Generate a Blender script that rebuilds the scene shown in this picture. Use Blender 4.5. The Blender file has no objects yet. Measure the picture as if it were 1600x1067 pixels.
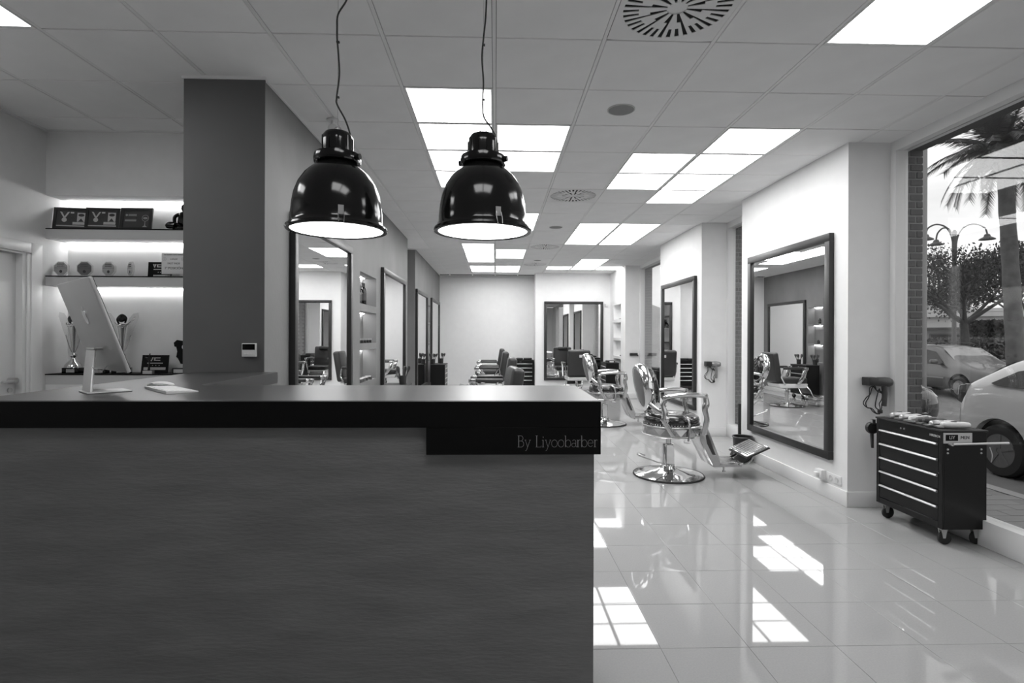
import bpy, bmesh, math, random
from math import pi, sin, cos, radians as R
from mathutils import Vector, Matrix, Euler
random.seed(7)
sc = bpy.context.scene
COL = sc.collection

# ------------------------------------------------------------ camera, world, sun, exposure
CAM_H = 1.40
F = 853.8
cam_d = bpy.data.cameras.new('camera')
cam = bpy.data.objects.new('camera', cam_d)
COL.objects.link(cam)
cam_d.sensor_width = 36.0
cam_d.lens = F / 1600 * 36
cam_d.shift_y = -8.35 / 1600
cam_d.clip_start = 0.05
cam_d.clip_end = 500
cam.matrix_world = Matrix.Translation((0, 0, CAM_H)) @ Matrix.Rotation(-0.0304, 4, 'Z') @ Matrix.Rotation(pi / 2, 4, 'X') @ Matrix.Rotation(0.0037, 4, 'Z')
sc.camera = cam

PANEL = 8.2      # radiance of the ceiling panels
LED = 15.0        # shelf led strips
BULB = 4.0       # pendant diffusers
SKY = 1.25
sc.view_settings.view_transform = 'Standard'
sc.view_settings.look = 'None'
sc.view_settings.gamma = 1.0
sc.view_settings.exposure = 0.1
sc.view_settings.use_curve_mapping = False
sc.cycles.use_denoising = True
sc.cycles.max_bounces = 10
sc.cycles.diffuse_bounces = 5
sc.cycles.glossy_bounces = 6
sc.cycles.transparent_max_bounces = 16
sc.cycles.sample_clamp_indirect = 6.0
sc.cycles.caustics_reflective = False
sc.cycles.caustics_refractive = False

world = bpy.data.worlds.new('overcast_sky')
sc.world = world
world.use_nodes = True
wn = world.node_tree; wn.nodes.clear()
wo = wn.nodes.new('ShaderNodeOutputWorld'); wb = wn.nodes.new('ShaderNodeBackground')
tc = wn.nodes.new('ShaderNodeTexCoord'); mp = wn.nodes.new('ShaderNodeMapping')
mp.inputs['Scale'].default_value = (1.2, 1.2, 5.0)
nz = wn.nodes.new('ShaderNodeTexNoise'); nz.inputs['Scale'].default_value = 2.2; nz.inputs['Detail'].default_value = 6
cr = wn.nodes.new('ShaderNodeValToRGB')
cr.color_ramp.elements[0].position = 0.35; cr.color_ramp.elements[0].color = (0.74, 0.74, 0.74, 1)
cr.color_ramp.elements[1].position = 0.62; cr.color_ramp.elements[1].color = (1, 1, 1, 1)
wn.links.new(tc.outputs['Generated'], mp.inputs['Vector']); wn.links.new(mp.outputs[0], nz.inputs['Vector'])
wn.links.new(nz.outputs['Fac'], cr.inputs['Fac']); wn.links.new(cr.outputs[0], wb.inputs['Color'])
wb.inputs['Strength'].default_value = SKY
wn.links.new(wb.outputs[0], wo.inputs['Surface'])

# ------------------------------------------------------------ materials
MATS = {}
def mat(name, g, rough=0.5, metal=0.0, noise=0.0, nscale=8.0, bump=0.0, bscale=60.0, coat=0.0, spec=0.5, stretch=None, coatr=0.03):
    if name in MATS: return MATS[name]
    m = bpy.data.materials.new(name); m.use_nodes = True
    nt = m.node_tree; b = nt.nodes['Principled BSDF']
    b.inputs['Base Color'].default_value = (g, g, g, 1)
    b.inputs['Roughness'].default_value = rough
    b.inputs['Metallic'].default_value = metal
    b.inputs['Specular IOR Level'].default_value = spec
    b.inputs['Coat Weight'].default_value = coat
    b.inputs['Coat Roughness'].default_value = coatr
    co = nt.nodes.new('ShaderNodeTexCoord'); src = co.outputs['Object']
    if stretch:
        mpn = nt.nodes.new('ShaderNodeMapping'); mpn.inputs['Scale'].default_value = stretch
        nt.links.new(src, mpn.inputs['Vector']); src = mpn.outputs[0]
    if noise:
        n = nt.nodes.new('ShaderNodeTexNoise'); n.inputs['Scale'].default_value = nscale; n.inputs['Detail'].default_value = 5
        r = nt.nodes.new('ShaderNodeMapRange'); r.inputs[1].default_value = .25; r.inputs[2].default_value = .75
        r.inputs[3].default_value = g * (1 - noise); r.inputs[4].default_value = g * (1 + noise)
        nt.links.new(src, n.inputs['Vector']); nt.links.new(n.outputs['Fac'], r.inputs[0])
        nt.links.new(r.outputs[0], b.inputs['Base Color'])
    if bump:
        n = nt.nodes.new('ShaderNodeTexNoise'); n.inputs['Scale'].default_value = bscale; n.inputs['Detail'].default_value = 4
        bp = nt.nodes.new('ShaderNodeBump'); bp.inputs['Strength'].default_value = bump; bp.inputs['Distance'].default_value = 0.003
        nt.links.new(src, n.inputs['Vector']); nt.links.new(n.outputs['Fac'], bp.inputs['Height']); nt.links.new(bp.outputs[0], b.inputs['Normal'])
    MATS[name] = m; return m
def emit(name, s):
    m = bpy.data.materials.new(name); m.use_nodes = True
    b = m.node_tree.nodes['Principled BSDF']
    b.inputs['Base Color'].default_value = (.8, .8, .8, 1)
    b.inputs['Emission Color'].default_value = (1, 1, 1, 1); b.inputs['Emission Strength'].default_value = s
    return m
def clear_glass(name, tint=0.97, ior=1.5, mixmin=0.0):
    m = bpy.data.materials.new(name); m.use_nodes = True
    nt = m.node_tree; nt.nodes.clear()
    o = nt.nodes.new('ShaderNodeOutputMaterial'); mx = nt.nodes.new('ShaderNodeMixShader')
    t = nt.nodes.new('ShaderNodeBsdfTransparent'); t.inputs[0].default_value = (tint, tint, tint, 1)
    g = nt.nodes.new('ShaderNodeBsdfGlossy'); g.inputs['Roughness'].default_value = 0.0; g.inputs[0].default_value = (1, 1, 1, 1)
    # two-sided Schlick reflectance, the same for rays entering and leaving the pane
    ge = nt.nodes.new('ShaderNodeNewGeometry'); dt = nt.nodes.new('ShaderNodeVectorMath'); dt.operation = 'DOT_PRODUCT'
    nt.links.new(ge.outputs['Incoming'], dt.inputs[0]); nt.links.new(ge.outputs['Normal'], dt.inputs[1])
    def mth(op, a_, b_=None):
        k = nt.nodes.new('ShaderNodeMath'); k.operation = op
        for i_, v_ in enumerate((a_, b_)):
            if v_ is None: continue
            if hasattr(v_, 'is_output'): nt.links.new(v_, k.inputs[i_])
            else: k.inputs[i_].default_value = v_
        return k.outputs[0]
    f0 = ((ior - 1) / (ior + 1)) ** 2
    fr_ = mth('ADD', mth('MULTIPLY', mth('POWER', mth('SUBTRACT', 1.0, mth('ABSOLUTE', dt.outputs['Value'])), 5.0), 1 - f0), f0)
    nt.links.new(fr_, mx.inputs[0]); nt.links.new(t.outputs[0], mx.inputs[1]); nt.links.new(g.outputs[0], mx.inputs[2])
    nt.links.new(mx.outputs[0], o.inputs[0]); return m
white_wall = mat('white_paint', .82, .6, bump=.12, bscale=90, noise=.02)
dim_wall = mat('grey_white_paint', .78, .6, bump=.12, bscale=90, noise=.03)
white_trim = mat('white_lacquer', .78, .35)
stucco = mat('grey_stucco', .17, .62, noise=.16, nscale=2.2, bump=.35, bscale=55, stretch=(1, 1, .6))
pillar_shade = mat('shaded_pillar_grey', .105, .6, noise=.05, nscale=3, bump=.1)  # wall grey darkened: the unlit pillar front's shade is put into the colour
stucco_counter = mat('brushed_grey_stucco', .165, .52, noise=.16, nscale=5.0, bump=1.0, bscale=30, stretch=(.7, 1, 3.6))
ceil_m = mat('mineral_ceiling_tile', .88, .9, bump=.15, bscale=240, noise=.03, nscale=4)
bar_m = mat('ceiling_grid_white', .82, .5)
dark_gap = mat('dark_void', .012, .9)
grout = mat('grout', .22, .8)
black_frame = mat('black_wood_frame', .022, .35, bump=.1)
black_lac = mat('black_laminate', .004, .5, spec=.15)
counter_top_m = mat('satin_black_counter', .05, .32, noise=.1, nscale=3, spec=.42, coat=.06, coatr=.25)
black_metal = mat('black_painted_steel', .006, .30, spec=.3)
black_gloss = mat('black_gloss_enamel', .005, .13, spec=.38)
black_leather = mat('black_leather', .030, .36, bump=.2, bscale=160)
black_leather2 = mat('black_gloss_leather', .014, .18, coat=.5, coatr=.1, bump=.1, bscale=90)
grey_leather = mat('grey_leather_back', .14, .5)
rubber = mat('black_rubber', .02, .7)
plastic_b = mat('black_plastic', .02, .4)
plastic_g = mat('dark_grey_plastic', .06, .4)
chrome = mat('polished_chrome', .66, .07, 1.0)
chrome_r = mat('cast_chrome', .52, .22, 1.0, bump=.2, bscale=40)
alu = mat('brushed_aluminium', .55, .35, .6)
silver = mat('silver_shell', .46, .35, .35)
steel = mat('steel', .6, .3, 1.0)
white_pl = mat('white_plastic', .75, .4)
mirror_m = mat('mirror_silvering', .86, .0, 1.0)
brick_m = mat('dark_brick', .085, .85, noise=.25, nscale=9, bump=.4, bscale=60)
mortar = mat('mortar', .20, .9, noise=.1, bump=.3)
glass_m = clear_glass('window_glass', .97, 1.38)
acryl = clear_glass('clear_acrylic', .90, 1.45)
panel_m = emit('lit_panel', PANEL); led_m = emit('led_strip', LED); bulb_m = emit('pendant_diffuser', BULB); niche_m = emit('niche_led', 38.0)
asphalt = mat('asphalt', .16, .9, noise=.2, nscale=2, bump=.3)
paver_m = mat('concrete_paver', .24, .8, noise=.15, nscale=3, bump=.2)
car_white = mat('white_car_paint', .62, .25, coat=.8)
car_silver = mat('silver_car_paint', .085, .3, .2, coat=.5)
car_dark = mat('dark_car_paint', .05, .25, .3, coat=.8)
car_glass = mat('tinted_car_glass', .015, .06, spec=.35)
car_glass_l = mat('pale_windscreen', .22, .05, coat=.6)
lens_dark = mat('smoked_lens', .06, .08, coat=.8)
lens_clear = mat('clear_lens', .5, .08, coat=.8)
bark = mat('bark', .05, .9, noise=.3, nscale=6, bump=.5, bscale=20)
palm_bark = mat('palm_bark', .09, .9, noise=.3, nscale=6, bump=.6, bscale=12)
leaf = mat('leaf', .035, .7, noise=.4, nscale=2)
leaf_l = mat('pale_leaf', .09, .7, noise=.4, nscale=2)
palm_leaf = mat('palm_leaf', .05, .55, noise=.3, nscale=2)
grey_mid = mat('mid_grey', .22, .6)
grey_dk = mat('dark_print', .05, .5)
grey_lt = mat('pale_print', .55, .6)
hill_m = mat('distant_hill', .26, 1.0, noise=.2, nscale=.2)

def floor_mat():
    m = mat('polished_porcelain', .375, .16, noise=.05, nscale=120, coat=0.0, spec=.30)
    b = m.node_tree.nodes['Principled BSDF']
    b.inputs['Roughness'].default_value = .028
    b.inputs['IOR'].default_value = 1.55
    return m
floor_m = floor_mat()

# ------------------------------------------------------------ mesh helper
class MB:
    def __init__(s): s.v = []; s.f = []
    def add(s, vs, fs, M=None):
        n = len(s.v)
        s.v += [tuple(M @ Vector(q)) if M else tuple(q) for q in vs]
        s.f += [tuple(n + i for i in q) for q in fs]
        return s
    def box(s, x0, x1, y0, y1, z0, z1, M=None):
        return s.add([(x0, y0, z0), (x1, y0, z0), (x1, y1, z0), (x0, y1, z0), (x0, y0, z1), (x1, y0, z1), (x1, y1, z1), (x0, y1, z1)],
                     [(0, 3, 2, 1), (4, 5, 6, 7), (0, 1, 5, 4), (1, 2, 6, 5), (2, 3, 7, 6), (3, 0, 4, 7)], M)
    def cbox(s, c, d, rot=(0, 0, 0)):
        M = Matrix.Translation(c) @ Euler(rot).to_matrix().to_4x4()
        return s.box(-d[0] / 2, d[0] / 2, -d[1] / 2, d[1] / 2, -d[2] / 2, d[2] / 2, M)
    def prism(s, poly, d0, d1, M=None, ax='Y'):
        n = len(poly)
        if ax == 'Y': vs = [(a, d0, b) for a, b in poly] + [(a, d1, b) for a, b in poly]
        elif ax == 'X': vs = [(d0, a, b) for a, b in poly] + [(d1, a, b) for a, b in poly]
        else: vs = [(a, b, d0) for a, b in poly] + [(a, b, d1) for a, b in poly]
        fs = [tuple(range(n)), tuple(range(2 * n - 1, n - 1, -1))] + [(i, i + n, (i + 1) % n + n, (i + 1) % n) for i in range(n)]
        return s.add(vs, fs, M)
    def tube(s, pts, r, n=8, sx=1.0, up=None):
        pts = [Vector(p) for p in pts]; m = len(pts)
        rr = r if isinstance(r, (list, tuple)) else [r] * m
        if len(rr) != m:
            q_ = [i * (len(rr) - 1) / (m - 1) for i in range(m)]
            rr = [rr[int(k)] + (rr[min(int(k) + 1, len(rr) - 1)] - rr[int(k)]) * (k - int(k)) for k in q_]
        vs = []; prev = None
        for i, p in enumerate(pts):
            t = (pts[min(i + 1, m - 1)] - pts[max(i - 1, 0)]).normalized()
            a = prev if prev else (Vector(up) if up else (Vector((0, 0, 1)) if abs(t.z) < .9 else Vector((1, 0, 0))))
            u = (a - t * a.dot(t)).normalized(); w = t.cross(u); prev = u
            for k in range(n):
                an = 2 * pi * k / n
                vs.append(p + (u * cos(an) + w * sin(an) * sx) * rr[i])
        fs = [(i * n + k, i * n + (k + 1) % n, (i + 1) * n + (k + 1) % n, (i + 1) * n + k) for i in range(m - 1) for k in range(n)]
        fs += [tuple(range(n - 1, -1, -1)), tuple((m - 1) * n + k for k in range(n))]
        return s.add(vs, fs)
    def lathe(s, prof, n=24, M=None, sy=1.0):
        vs = []; fs = []
        for r, z in prof:
            for k in range(n):
                an = 2 * pi * k / n; vs.append((max(r, 1e-5) * cos(an), max(r, 1e-5) * sin(an) * sy, z))
        for i in range(len(prof) - 1):
            for k in range(n): fs.append((i * n + k, i * n + (k + 1) % n, (i + 1) * n + (k + 1) % n, (i + 1) * n + k))
        if prof[0][0] < 1e-4: fs.append(tuple(range(n - 1, -1, -1)))
        if prof[-1][0] < 1e-4: fs.append(tuple((len(prof) - 1) * n + k for k in range(n)))
        return s.add(vs, fs, M)
    def mesh(s, name, m, bevel=0, seg=2, ang=38, subsurf=0):
        me = bpy.data.meshes.new(name); me.from_pydata(s.v, [], s.f)
        if m: me.materials.append(m)
        bm = bmesh.new(); bm.from_mesh(me)
        bmesh.ops.recalc_face_normals(bm, faces=bm.faces)
        if bevel:
            es = [e for e in bm.edges if len(e.link_faces) == 2 and e.calc_face_angle(0) > R(30)]
            bmesh.ops.bevel(bm, geom=es, offset=bevel, segments=seg, profile=.5, affect='EDGES', clamp_overlap=True)
        bm.to_mesh(me); bm.free()
        me.polygons.foreach_set('use_smooth', [True] * len(me.polygons))
        me.set_sharp_from_angle(angle=R(ang))
        return me
    def build(s, name, m, parent=None, bevel=0, seg=2, ang=38, loc=None):
        return link(name, s.mesh(name, m, bevel, seg, ang), parent, loc)
def link(name, me, parent=None, loc=None):
    o = bpy.data.objects.new(name, me); COL.objects.link(o)
    if parent: o.parent = parent
    if loc: o.location = loc
    return o
def thing(name, label, cat, loc=(0, 0, 0), rz=0, group=None):
    o = bpy.data.objects.new(name, None); COL.objects.link(o); o.empty_display_size = .1
    o.location = loc; o.rotation_euler = (0, 0, rz); o['label'] = label; o['category'] = cat
    if group: o['group'] = group
    return o
def tag(o, label, cat, group=None):
    o['label'] = label; o['category'] = cat
    if group: o['group'] = group
    return o
def struct(o, label=None, cat=None):
    o['kind'] = 'structure'
    if label: o['label'] = label
    if cat: o['category'] = cat
    return o
def copy_tree(o, loc=None, rz=None, label=None, parent=None):
    c = o.copy(); COL.objects.link(c)
    if parent: c.parent = parent
    if loc: c.location = loc
    if rz is not None: c.rotation_euler = (0, 0, rz)
    if label: c['label'] = label
    for ch in list(o.children): copy_tree(ch, parent=c)
    return c
def text(name, s, size, M, m, parent=None, thick=.0006, align='CENTER', xs=1.0):
    cu = bpy.data.curves.new(name, 'FONT'); cu.body = s; cu.size = size; cu.align_x = align; cu.align_y = 'CENTER'; cu.extrude = thick; cu.resolution_u = 3
    t = bpy.data.objects.new(name, cu); COL.objects.link(t)
    me = bpy.data.meshes.new_from_object(t.evaluated_get(bpy.context.evaluated_depsgraph_get()))
    bpy.data.objects.remove(t); bpy.data.curves.remove(cu)
    me.transform(M @ Matrix.Diagonal((xs, 1, 1, 1))); me.materials.clear(); me.materials.append(m)
    return link(name, me, parent)
def face_y(x, y, z): return Matrix.Translation((x, y, z)) @ Matrix.Rotation(pi / 2, 4, 'X')          # text read from -Y
def face_mx(x, y, z): return Matrix.Translation((x, y, z)) @ Matrix.Rotation(-pi / 2, 4, 'Z') @ Matrix.Rotation(pi / 2, 4, 'X')  # read from -X
ORD = ['first', 'second', 'third', 'fourth', 'fifth', 'sixth', 'seventh', 'eighth', 'ninth', 'tenth', 'eleventh', 'twelfth']

# ------------------------------------------------------------ room shell
H = 3.013
XL, XR = -1.465, 2.912
# floor
fl = MB().box(-3.8, 3.42, -3.2, 14.8, -.12, -.0015).build('floor', grout); struct(fl, 'polished pale grey tiled floor')
S = .401
tile_me = MB().add([(0, 0, -.009), (S - .0022, 0, -.009), (S - .0022, S - .0022, -.009), (0, S - .0022, -.009),
                    (0, 0, -.0008), (S - .0022, 0, -.0008), (S - .0022, S - .0022, -.0008), (0, S - .0022, -.0008),
                    (.0008, .0008, 0), (S - .003, .0008, 0), (S - .003, S - .003, 0), (.0008, S - .003, 0)],
                   [(0, 1, 5, 4), (1, 2, 6, 5), (2, 3, 7, 6), (3, 0, 4, 7), (4, 5, 9, 8), (5, 6, 10, 9), (6, 7, 11, 10), (7, 4, 8, 11), (8, 9, 10, 11)]).mesh('floor_tile', floor_m, ang=5)
rest = MB()
for c in range(-12, 7):
    for r in range(-13, 31):
        x = .7487 + S * c; y = 2.4347 + S * r
        if y > 14.5 or y < -3: continue
        if c >= -1 and 1.0 < y < 9.2 and x > .2 * y - .5 and x < 3.35:
            t = link('floor_tile', tile_me, fl, (x, y, random.uniform(-.0002, .0002)))
            t.rotation_euler = (random.uniform(-1, 1) * .0007, random.uniform(-1, 1) * .0007, 0)
        else:
            rest.add([(x + .0005, y + .0005, 0), (x + S - .0027, y + .0005, 0), (x + S - .0027, y + S - .0027, 0), (x + .0005, y + S - .0027, 0),
                      (x, y, -.006), (x + S - .0022, y, -.006), (x + S - .0022, y + S - .0022, -.006), (x, y + S - .0022, -.006)],
                     [(0, 1, 2, 3), (0, 4, 5, 1), (1, 5, 6, 2), (2, 6, 7, 3), (3, 7, 4, 0)])
o = rest.build('floor_tile_field', floor_m, fl, ang=5); o['kind'] = 'stuff'

# ceiling
ce = MB().box(-3.8, 3.5, -3.2, 14.8, H + .025, H + .15).build('ceiling', dark_gap); struct(ce, 'suspended ceiling of square white mineral tiles')
CX = lambda c: -2.4127 + .6 * c
CY = lambda r: 2.959 + .6 * r
L_left = [[(3, 1), (3, 2), (3, 3), (3, 4)], [(4, 2), (4, 3)], [(3, 6), (3, 7), (3, 8), (3, 9)], [(4, 7), (4, 8)], [(3, 11), (3, 12), (3, 13), (3, 14)], [(4, 12), (4, 13)], [(3, 16), (3, 17)], [(4, 16), (4, 17)]]
L_right = [[(6, 3), (6, 4)], [(7, 2), (7, 3), (7, 4), (7, 5)], [(6, 8), (6, 9), (6, 10)], [(7, 8), (7, 9), (7, 10)], [(6, 16)], [(7, 14), (7, 15), (7, 16)], [(8, 16)]]
L_near = [[(7, -1), (7, -2)], [(-1, -1)], [(-1, -2)], [(3, -4)], [(4, -4)]]
cluster = {0: 'nearest cluster', 1: 'nearest cluster', 2: 'second cluster', 3: 'second cluster', 4: 'third cluster', 5: 'third cluster', 6: 'farthest cluster', 7: 'farthest cluster'}
lights = {}
for i, seg in enumerate(L_left):
    for k, cl in enumerate(seg): lights[cl] = 'lit ceiling panel, %s nearest in the %s column of the left-hand %s' % (ORD[k], 'left' if i % 2 == 0 else 'right', cluster[i])
nm = ['left column of the nearest right cluster', 'right column of the nearest right cluster', 'left column of the middle right cluster', 'right column of the middle right cluster', 'left end of the farthest right cluster', 'middle column of the farthest right cluster', 'right end of the farthest right cluster']
for i, seg in enumerate(L_right):
    for k, cl in enumerate(seg): lights[cl] = 'lit ceiling panel, %s nearest in the %s' % (ORD[k], nm[i])
lights[(7, -1)] = 'large lit square ceiling panel at the top right edge, near the window'
lights[(7, -2)] = 'unseen lit ceiling panel added for light behind the one at the top right'  # out of view, added for more light
lights[(-1, -1)] = 'lit square ceiling panel at the top left corner above the door side'
lights[(-1, -2)] = 'unseen lit ceiling panel added to brighten the alcove and door, behind the top left one'  # out of view, added to brighten the alcove and door
lights[(3, -4)] = 'unseen lit ceiling panel added behind the camera to light the front, left of a pair'  # this pair is out of view, added to light the front
lights[(4, -4)] = 'unseen lit ceiling panel added behind the camera to light the front, right of a pair'
vents = {(5, -1): 'large square ceiling diffuser with radial slots, nearest the camera', (5, 5): 'square ceiling diffuser with radial slots between the two nearest light clusters',
         (5, 11): 'small distant ceiling diffuser with radial slots, third from the camera', (5, 15): 'farthest ceiling diffuser with radial slots, near the back wall'}
TX, TY = .576, .592
ctile = MB().add([(0, 0, .012), (TX, 0, .012), (TX, TY, .012), (0, TY, .012), (0, 0, .003), (TX, 0, .003), (TX, TY, .003), (0, TY, .003),
                  (.003, .003, 0), (TX - .003, .003, 0), (TX - .003, TY - .003, 0), (.003, TY - .003, 0)],
                 [(0, 1, 2, 3), (0, 4, 5, 1), (1, 5, 6, 2), (2, 6, 7, 3), (3, 7, 4, 0), (4, 8, 9, 5), (5, 9, 10, 6), (6, 10, 11, 7), (7, 11, 8, 4), (8, 11, 10, 9)]).mesh('ceiling_tile', ceil_m, ang=5)
rest = MB()
pan_me = MB().box(.012, TX - .012, .018, TY - .018, .001, .005).mesh('diffuser', panel_m)
fr = MB()
for a in ((0, TX, 0, .018), (0, TX, TY - .018, TY), (0, .012, .018, TY - .018), (TX - .012, TX, .018, TY - .018)): fr.box(*a, -.001, .010)
panf_me = fr.mesh('frame', bar_m)
for c in range(-2, 10):
    for r in range(-10, 20):
        x = CX(c) + .012; y = CY(r) + .004
        if r > 2 and c < 1: continue
        if y < -3 or y + .3 > 14.6: continue
        if (c, r) in lights:
            t = thing('ceiling_light', lights[(c, r)], 'ceiling light', (x, y, H), 0, 'square lit ceiling panels')
            link('frame', panf_me, t); link('diffuser', pan_me, t)
        elif (c, r) in vents: continue
        elif r >= -3: 
            t = link('ceiling_tile', ctile, ce, (x, y, H + random.uniform(-.0012, .0012)))
        else: rest.box(x, x + TX, y, y + TY, H, H + .012)
o = rest.build('ceiling_tile_field', ceil_m, ce, ang=5); o['kind'] = 'stuff'
for c in range(-1, 11):
    x = CX(c); y0, y1 = -3.1, (4.45 if c < 2 else 14.6)
    MB().box(x - .0095, x + .0095, y0, y1, H + .002, H + .02).build('grid_runner', bar_m, ce)
# vents
for (c, r), lab in vents.items():
    t = thing('ceiling_vent', lab, 'vent', (CX(c) + .3, CY(r) + .3, H), 0, 'ceiling diffusers')
    a = .288; b = .296
    # plate with slots: ring sectors
    mb = MB()
    mb.box(-a, a, -b, b, .006, .012)
    mb.build('backing', dark_gap, t)
    mb = MB(); N = 36; R0, R1 = .185, .262
    mb.lathe([(.05, 0), (.05, .005), (.0, .005)], 24)
    mb.build('hub', white_trim, t)
    # face plate as polar grid of quads leaving slot gaps
    mb = MB()
    def ringq(r0, r1, a0, a1, z=0):
        k = 3
        for i in range(k):
            b0 = a0 + (a1 - a0) * i / k; b1 = a0 + (a1 - a0) * (i + 1) / k
            vs = [(r0 * cos(b0), r0 * sin(b0)), (r1 * cos(b0), r1 * sin(b0)), (r1 * cos(b1), r1 * sin(b1)), (r0 * cos(b1), r0 * sin(b1))]
            mb.add([(p[0], p[1], 0) for p in vs] + [(p[0], p[1], .004) for p in vs], [(0, 1, 2, 3), (7, 6, 5, 4), (0, 4, 5, 1), (1, 5, 6, 2), (2, 6, 7, 3), (3, 7, 4, 0)])
    for k in range(N):
        a0 = 2 * pi * k / N; ringq(R0, R1, a0 + .085, a0 + 2 * pi / N)
        if k % 3: ringq(.13, R0, a0, a0 + 2 * pi / N)
        else: ringq(.13, R0, a0 + .085, a0 + 2 * pi / N)
    for k in range(12):
        a0 = 2 * pi * k / 12; ringq(.05, .13, a0 + .22, a0 + 2 * pi / 12)
    n = 48
    for k in range(n):     # outer plate: circle to square
        a0, a1 = 2 * pi * k / n, 2 * pi * (k + 1) / n
        def sq(t_): 
            q = max(abs(cos(t_)) / a, abs(sin(t_)) / b); return (cos(t_) / q, sin(t_) / q)
        vs = [(R1 * cos(a0), R1 * sin(a0)), sq(a0), sq(a1), (R1 * cos(a1), R1 * sin(a1))]
        mb.add([(p[0], p[1], 0) for p in vs] + [(p[0], p[1], .004) for p in vs], [(0, 1, 2, 3), (0, 4, 5, 1), (1, 5, 6, 2), (2, 6, 7, 3), (3, 7, 4, 0)])
    mb.build('slotted_plate', white_trim, t, ang=5)
for (x, y, r, lab) in ((CX(5.5), CY(1.5), .098, 'round recessed ceiling speaker, large one nearest the camera'), (CX(5.5), CY(8.5), .098, 'round ceiling speaker between the second and third diffusers'), (CX(5.5), CY(14.4), .08, 'small far round ceiling speaker near the farthest diffuser')):
    t = thing('ceiling_speaker', lab, 'speaker', (x, y, H), 0, 'round ceiling speakers')
    MB().lathe([(r, 0), (r, -.004), (r - .006, -.006), (r - .008, -.003), (r - .008, 0)], 32).build('rim', grey_lt, t)
    MB().lathe([(0, -.003), (r - .007, -.003), (r - .007, 0), (0, 0)], 32).build('grille', grey_mid, t)

# walls
def wallobj(name, mb, m, label): return struct(mb.build(name, m), label)
mb = MB()
mb.box(-3.72, -3.56, -3.2, 3.33, 0, H).box(-3.72, -3.56, 4.272, 4.75, 0, H).box(-3.72, -3.56, 3.33, 4.272, 2.02, H)
wallobj('wall_left', mb, dim_wall, 'pale grey left wall with the white door')
mb = MB()
mb.box(-3.56, -1.9, 4.435, 4.75, 2.502, H).box(-3.56, -1.9, 4.66, 4.75, 0, 2.502).box(-3.56, -1.9, 4.435, 4.66, 0, 1.004)
wallobj('wall_left.001', mb, dim_wall, 'pale wall with lit display alcove beside the dark pillar')
# stucco wall with niche
def niche_wall(name, x0, x1, y0, y1, ny0, ny1, openings, depth, m, lab, front=+1):
    mb = MB()
    xf = x1 - depth if front > 0 else x0 + depth
    if front > 0: mb.box(x0, xf, y0, y1, 0, H); a, b = xf, x1
    else: mb.box(xf, x1, y0, y1, 0, H); a, b = x0, xf
    mb.box(a, b, y0, ny0, 0, H); mb.box(a, b, ny1, y1, 0, H)
    z = 0
    for (o0, o1) in openings: mb.box(a, b, ny0, ny1, z, o0); z = o1
    mb.box(a, b, ny0, ny1, z, H)
    return wallobj(name, mb, m, lab)
niche_wall('wall_left.002', -1.944, XL, 3.47, 9.13, 5.955, 6.76, [(.88, 1.24), (1.315, 1.67), (1.752, 2.097)], .16, stucco, 'grey stucco wall with lit niche behind the counter')
MB().box(-1.9445, -1.4445, 3.462, 3.47, 0, H).build('pillar_face', pillar_shade)
struct(bpy.data.objects['pillar_face'], 'dark grey pillar face with painted-in shade beside the display alcove')
bpy.data.objects['pillar_face'].name = 'wall_left.005'
niche_wall('wall_left.003', -1.944, -1.49, 10.17, 14.6, 11.93, 12.5, [(.826, 1.22), (1.26, 1.67), (1.71, 2.085)], .16, stucco, 'farther grey stucco wall with narrow lit niche')
wallobj('wall_left.004', MB().box(-2.4, -2.3, 9.0, 10.3, 0, H).box(-2.3, -1.944, 9.03, 9.13, 0, H), dim_wall, 'recess wall between the two stucco walls')
mb = MB().box(-2.4, 1.02, 14.59, 14.75, 0, H).box(1.02, 3.3, 13.93, 14.75, 0, H)
wallobj('wall_back', mb, white_wall, 'white back wall with a shallow box-out')
wallobj('wall_right', MB().box(XR, 3.30, 4.43, 6.38, 0, H), white_wall, 'white wall pier holding the nearest right mirror')
wallobj('wall_right.001', MB().box(XR, 3.30, 7.64, 9.58, 0, H), white_wall, 'white wall pier holding the second right mirror')
niche_wall('wall_right.002', XR + .03, 3.30, 12.3, 13.95, 12.735, 13.54, [(.5, .87), (.931, 1.307), (1.373, 1.745), (1.815, 2.172)], .18, white_wall, 'white wall pier with shelf niche at the back', front=-1)
wallobj('wall_front', MB().box(-3.8, 3.5, -3.2, -3.05, 0, H), white_wall, 'wall behind the camera')
wallobj('wall_right.003', MB().box(3.26, 3.42, -3.1, -1.6, 0, H), white_wall, 'right wall behind the camera')
# ceiling edge trims
n = 0
for a in ((-1.955, -1.435, 3.452, 3.468, H - .018, H + .004), (XL - .01, XL + .014, 3.46, 9.14, H - .006, H + .012), (-1.5, -1.476, 10.16, 14.6, H - .006, H + .012), (-1.95, -1.476, 10.15, 10.168, H - .02, H + .004),
          (-3.56, -3.53, -3, 4.43, H - .012, H + .012), (-3.56, -1.945, 4.405, 4.434, H - .004, H + .012)):
    struct(MB().box(*a).build('trim_%d' % (n + 1), bar_m), 'thin ceiling edge angle'); n += 1
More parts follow.
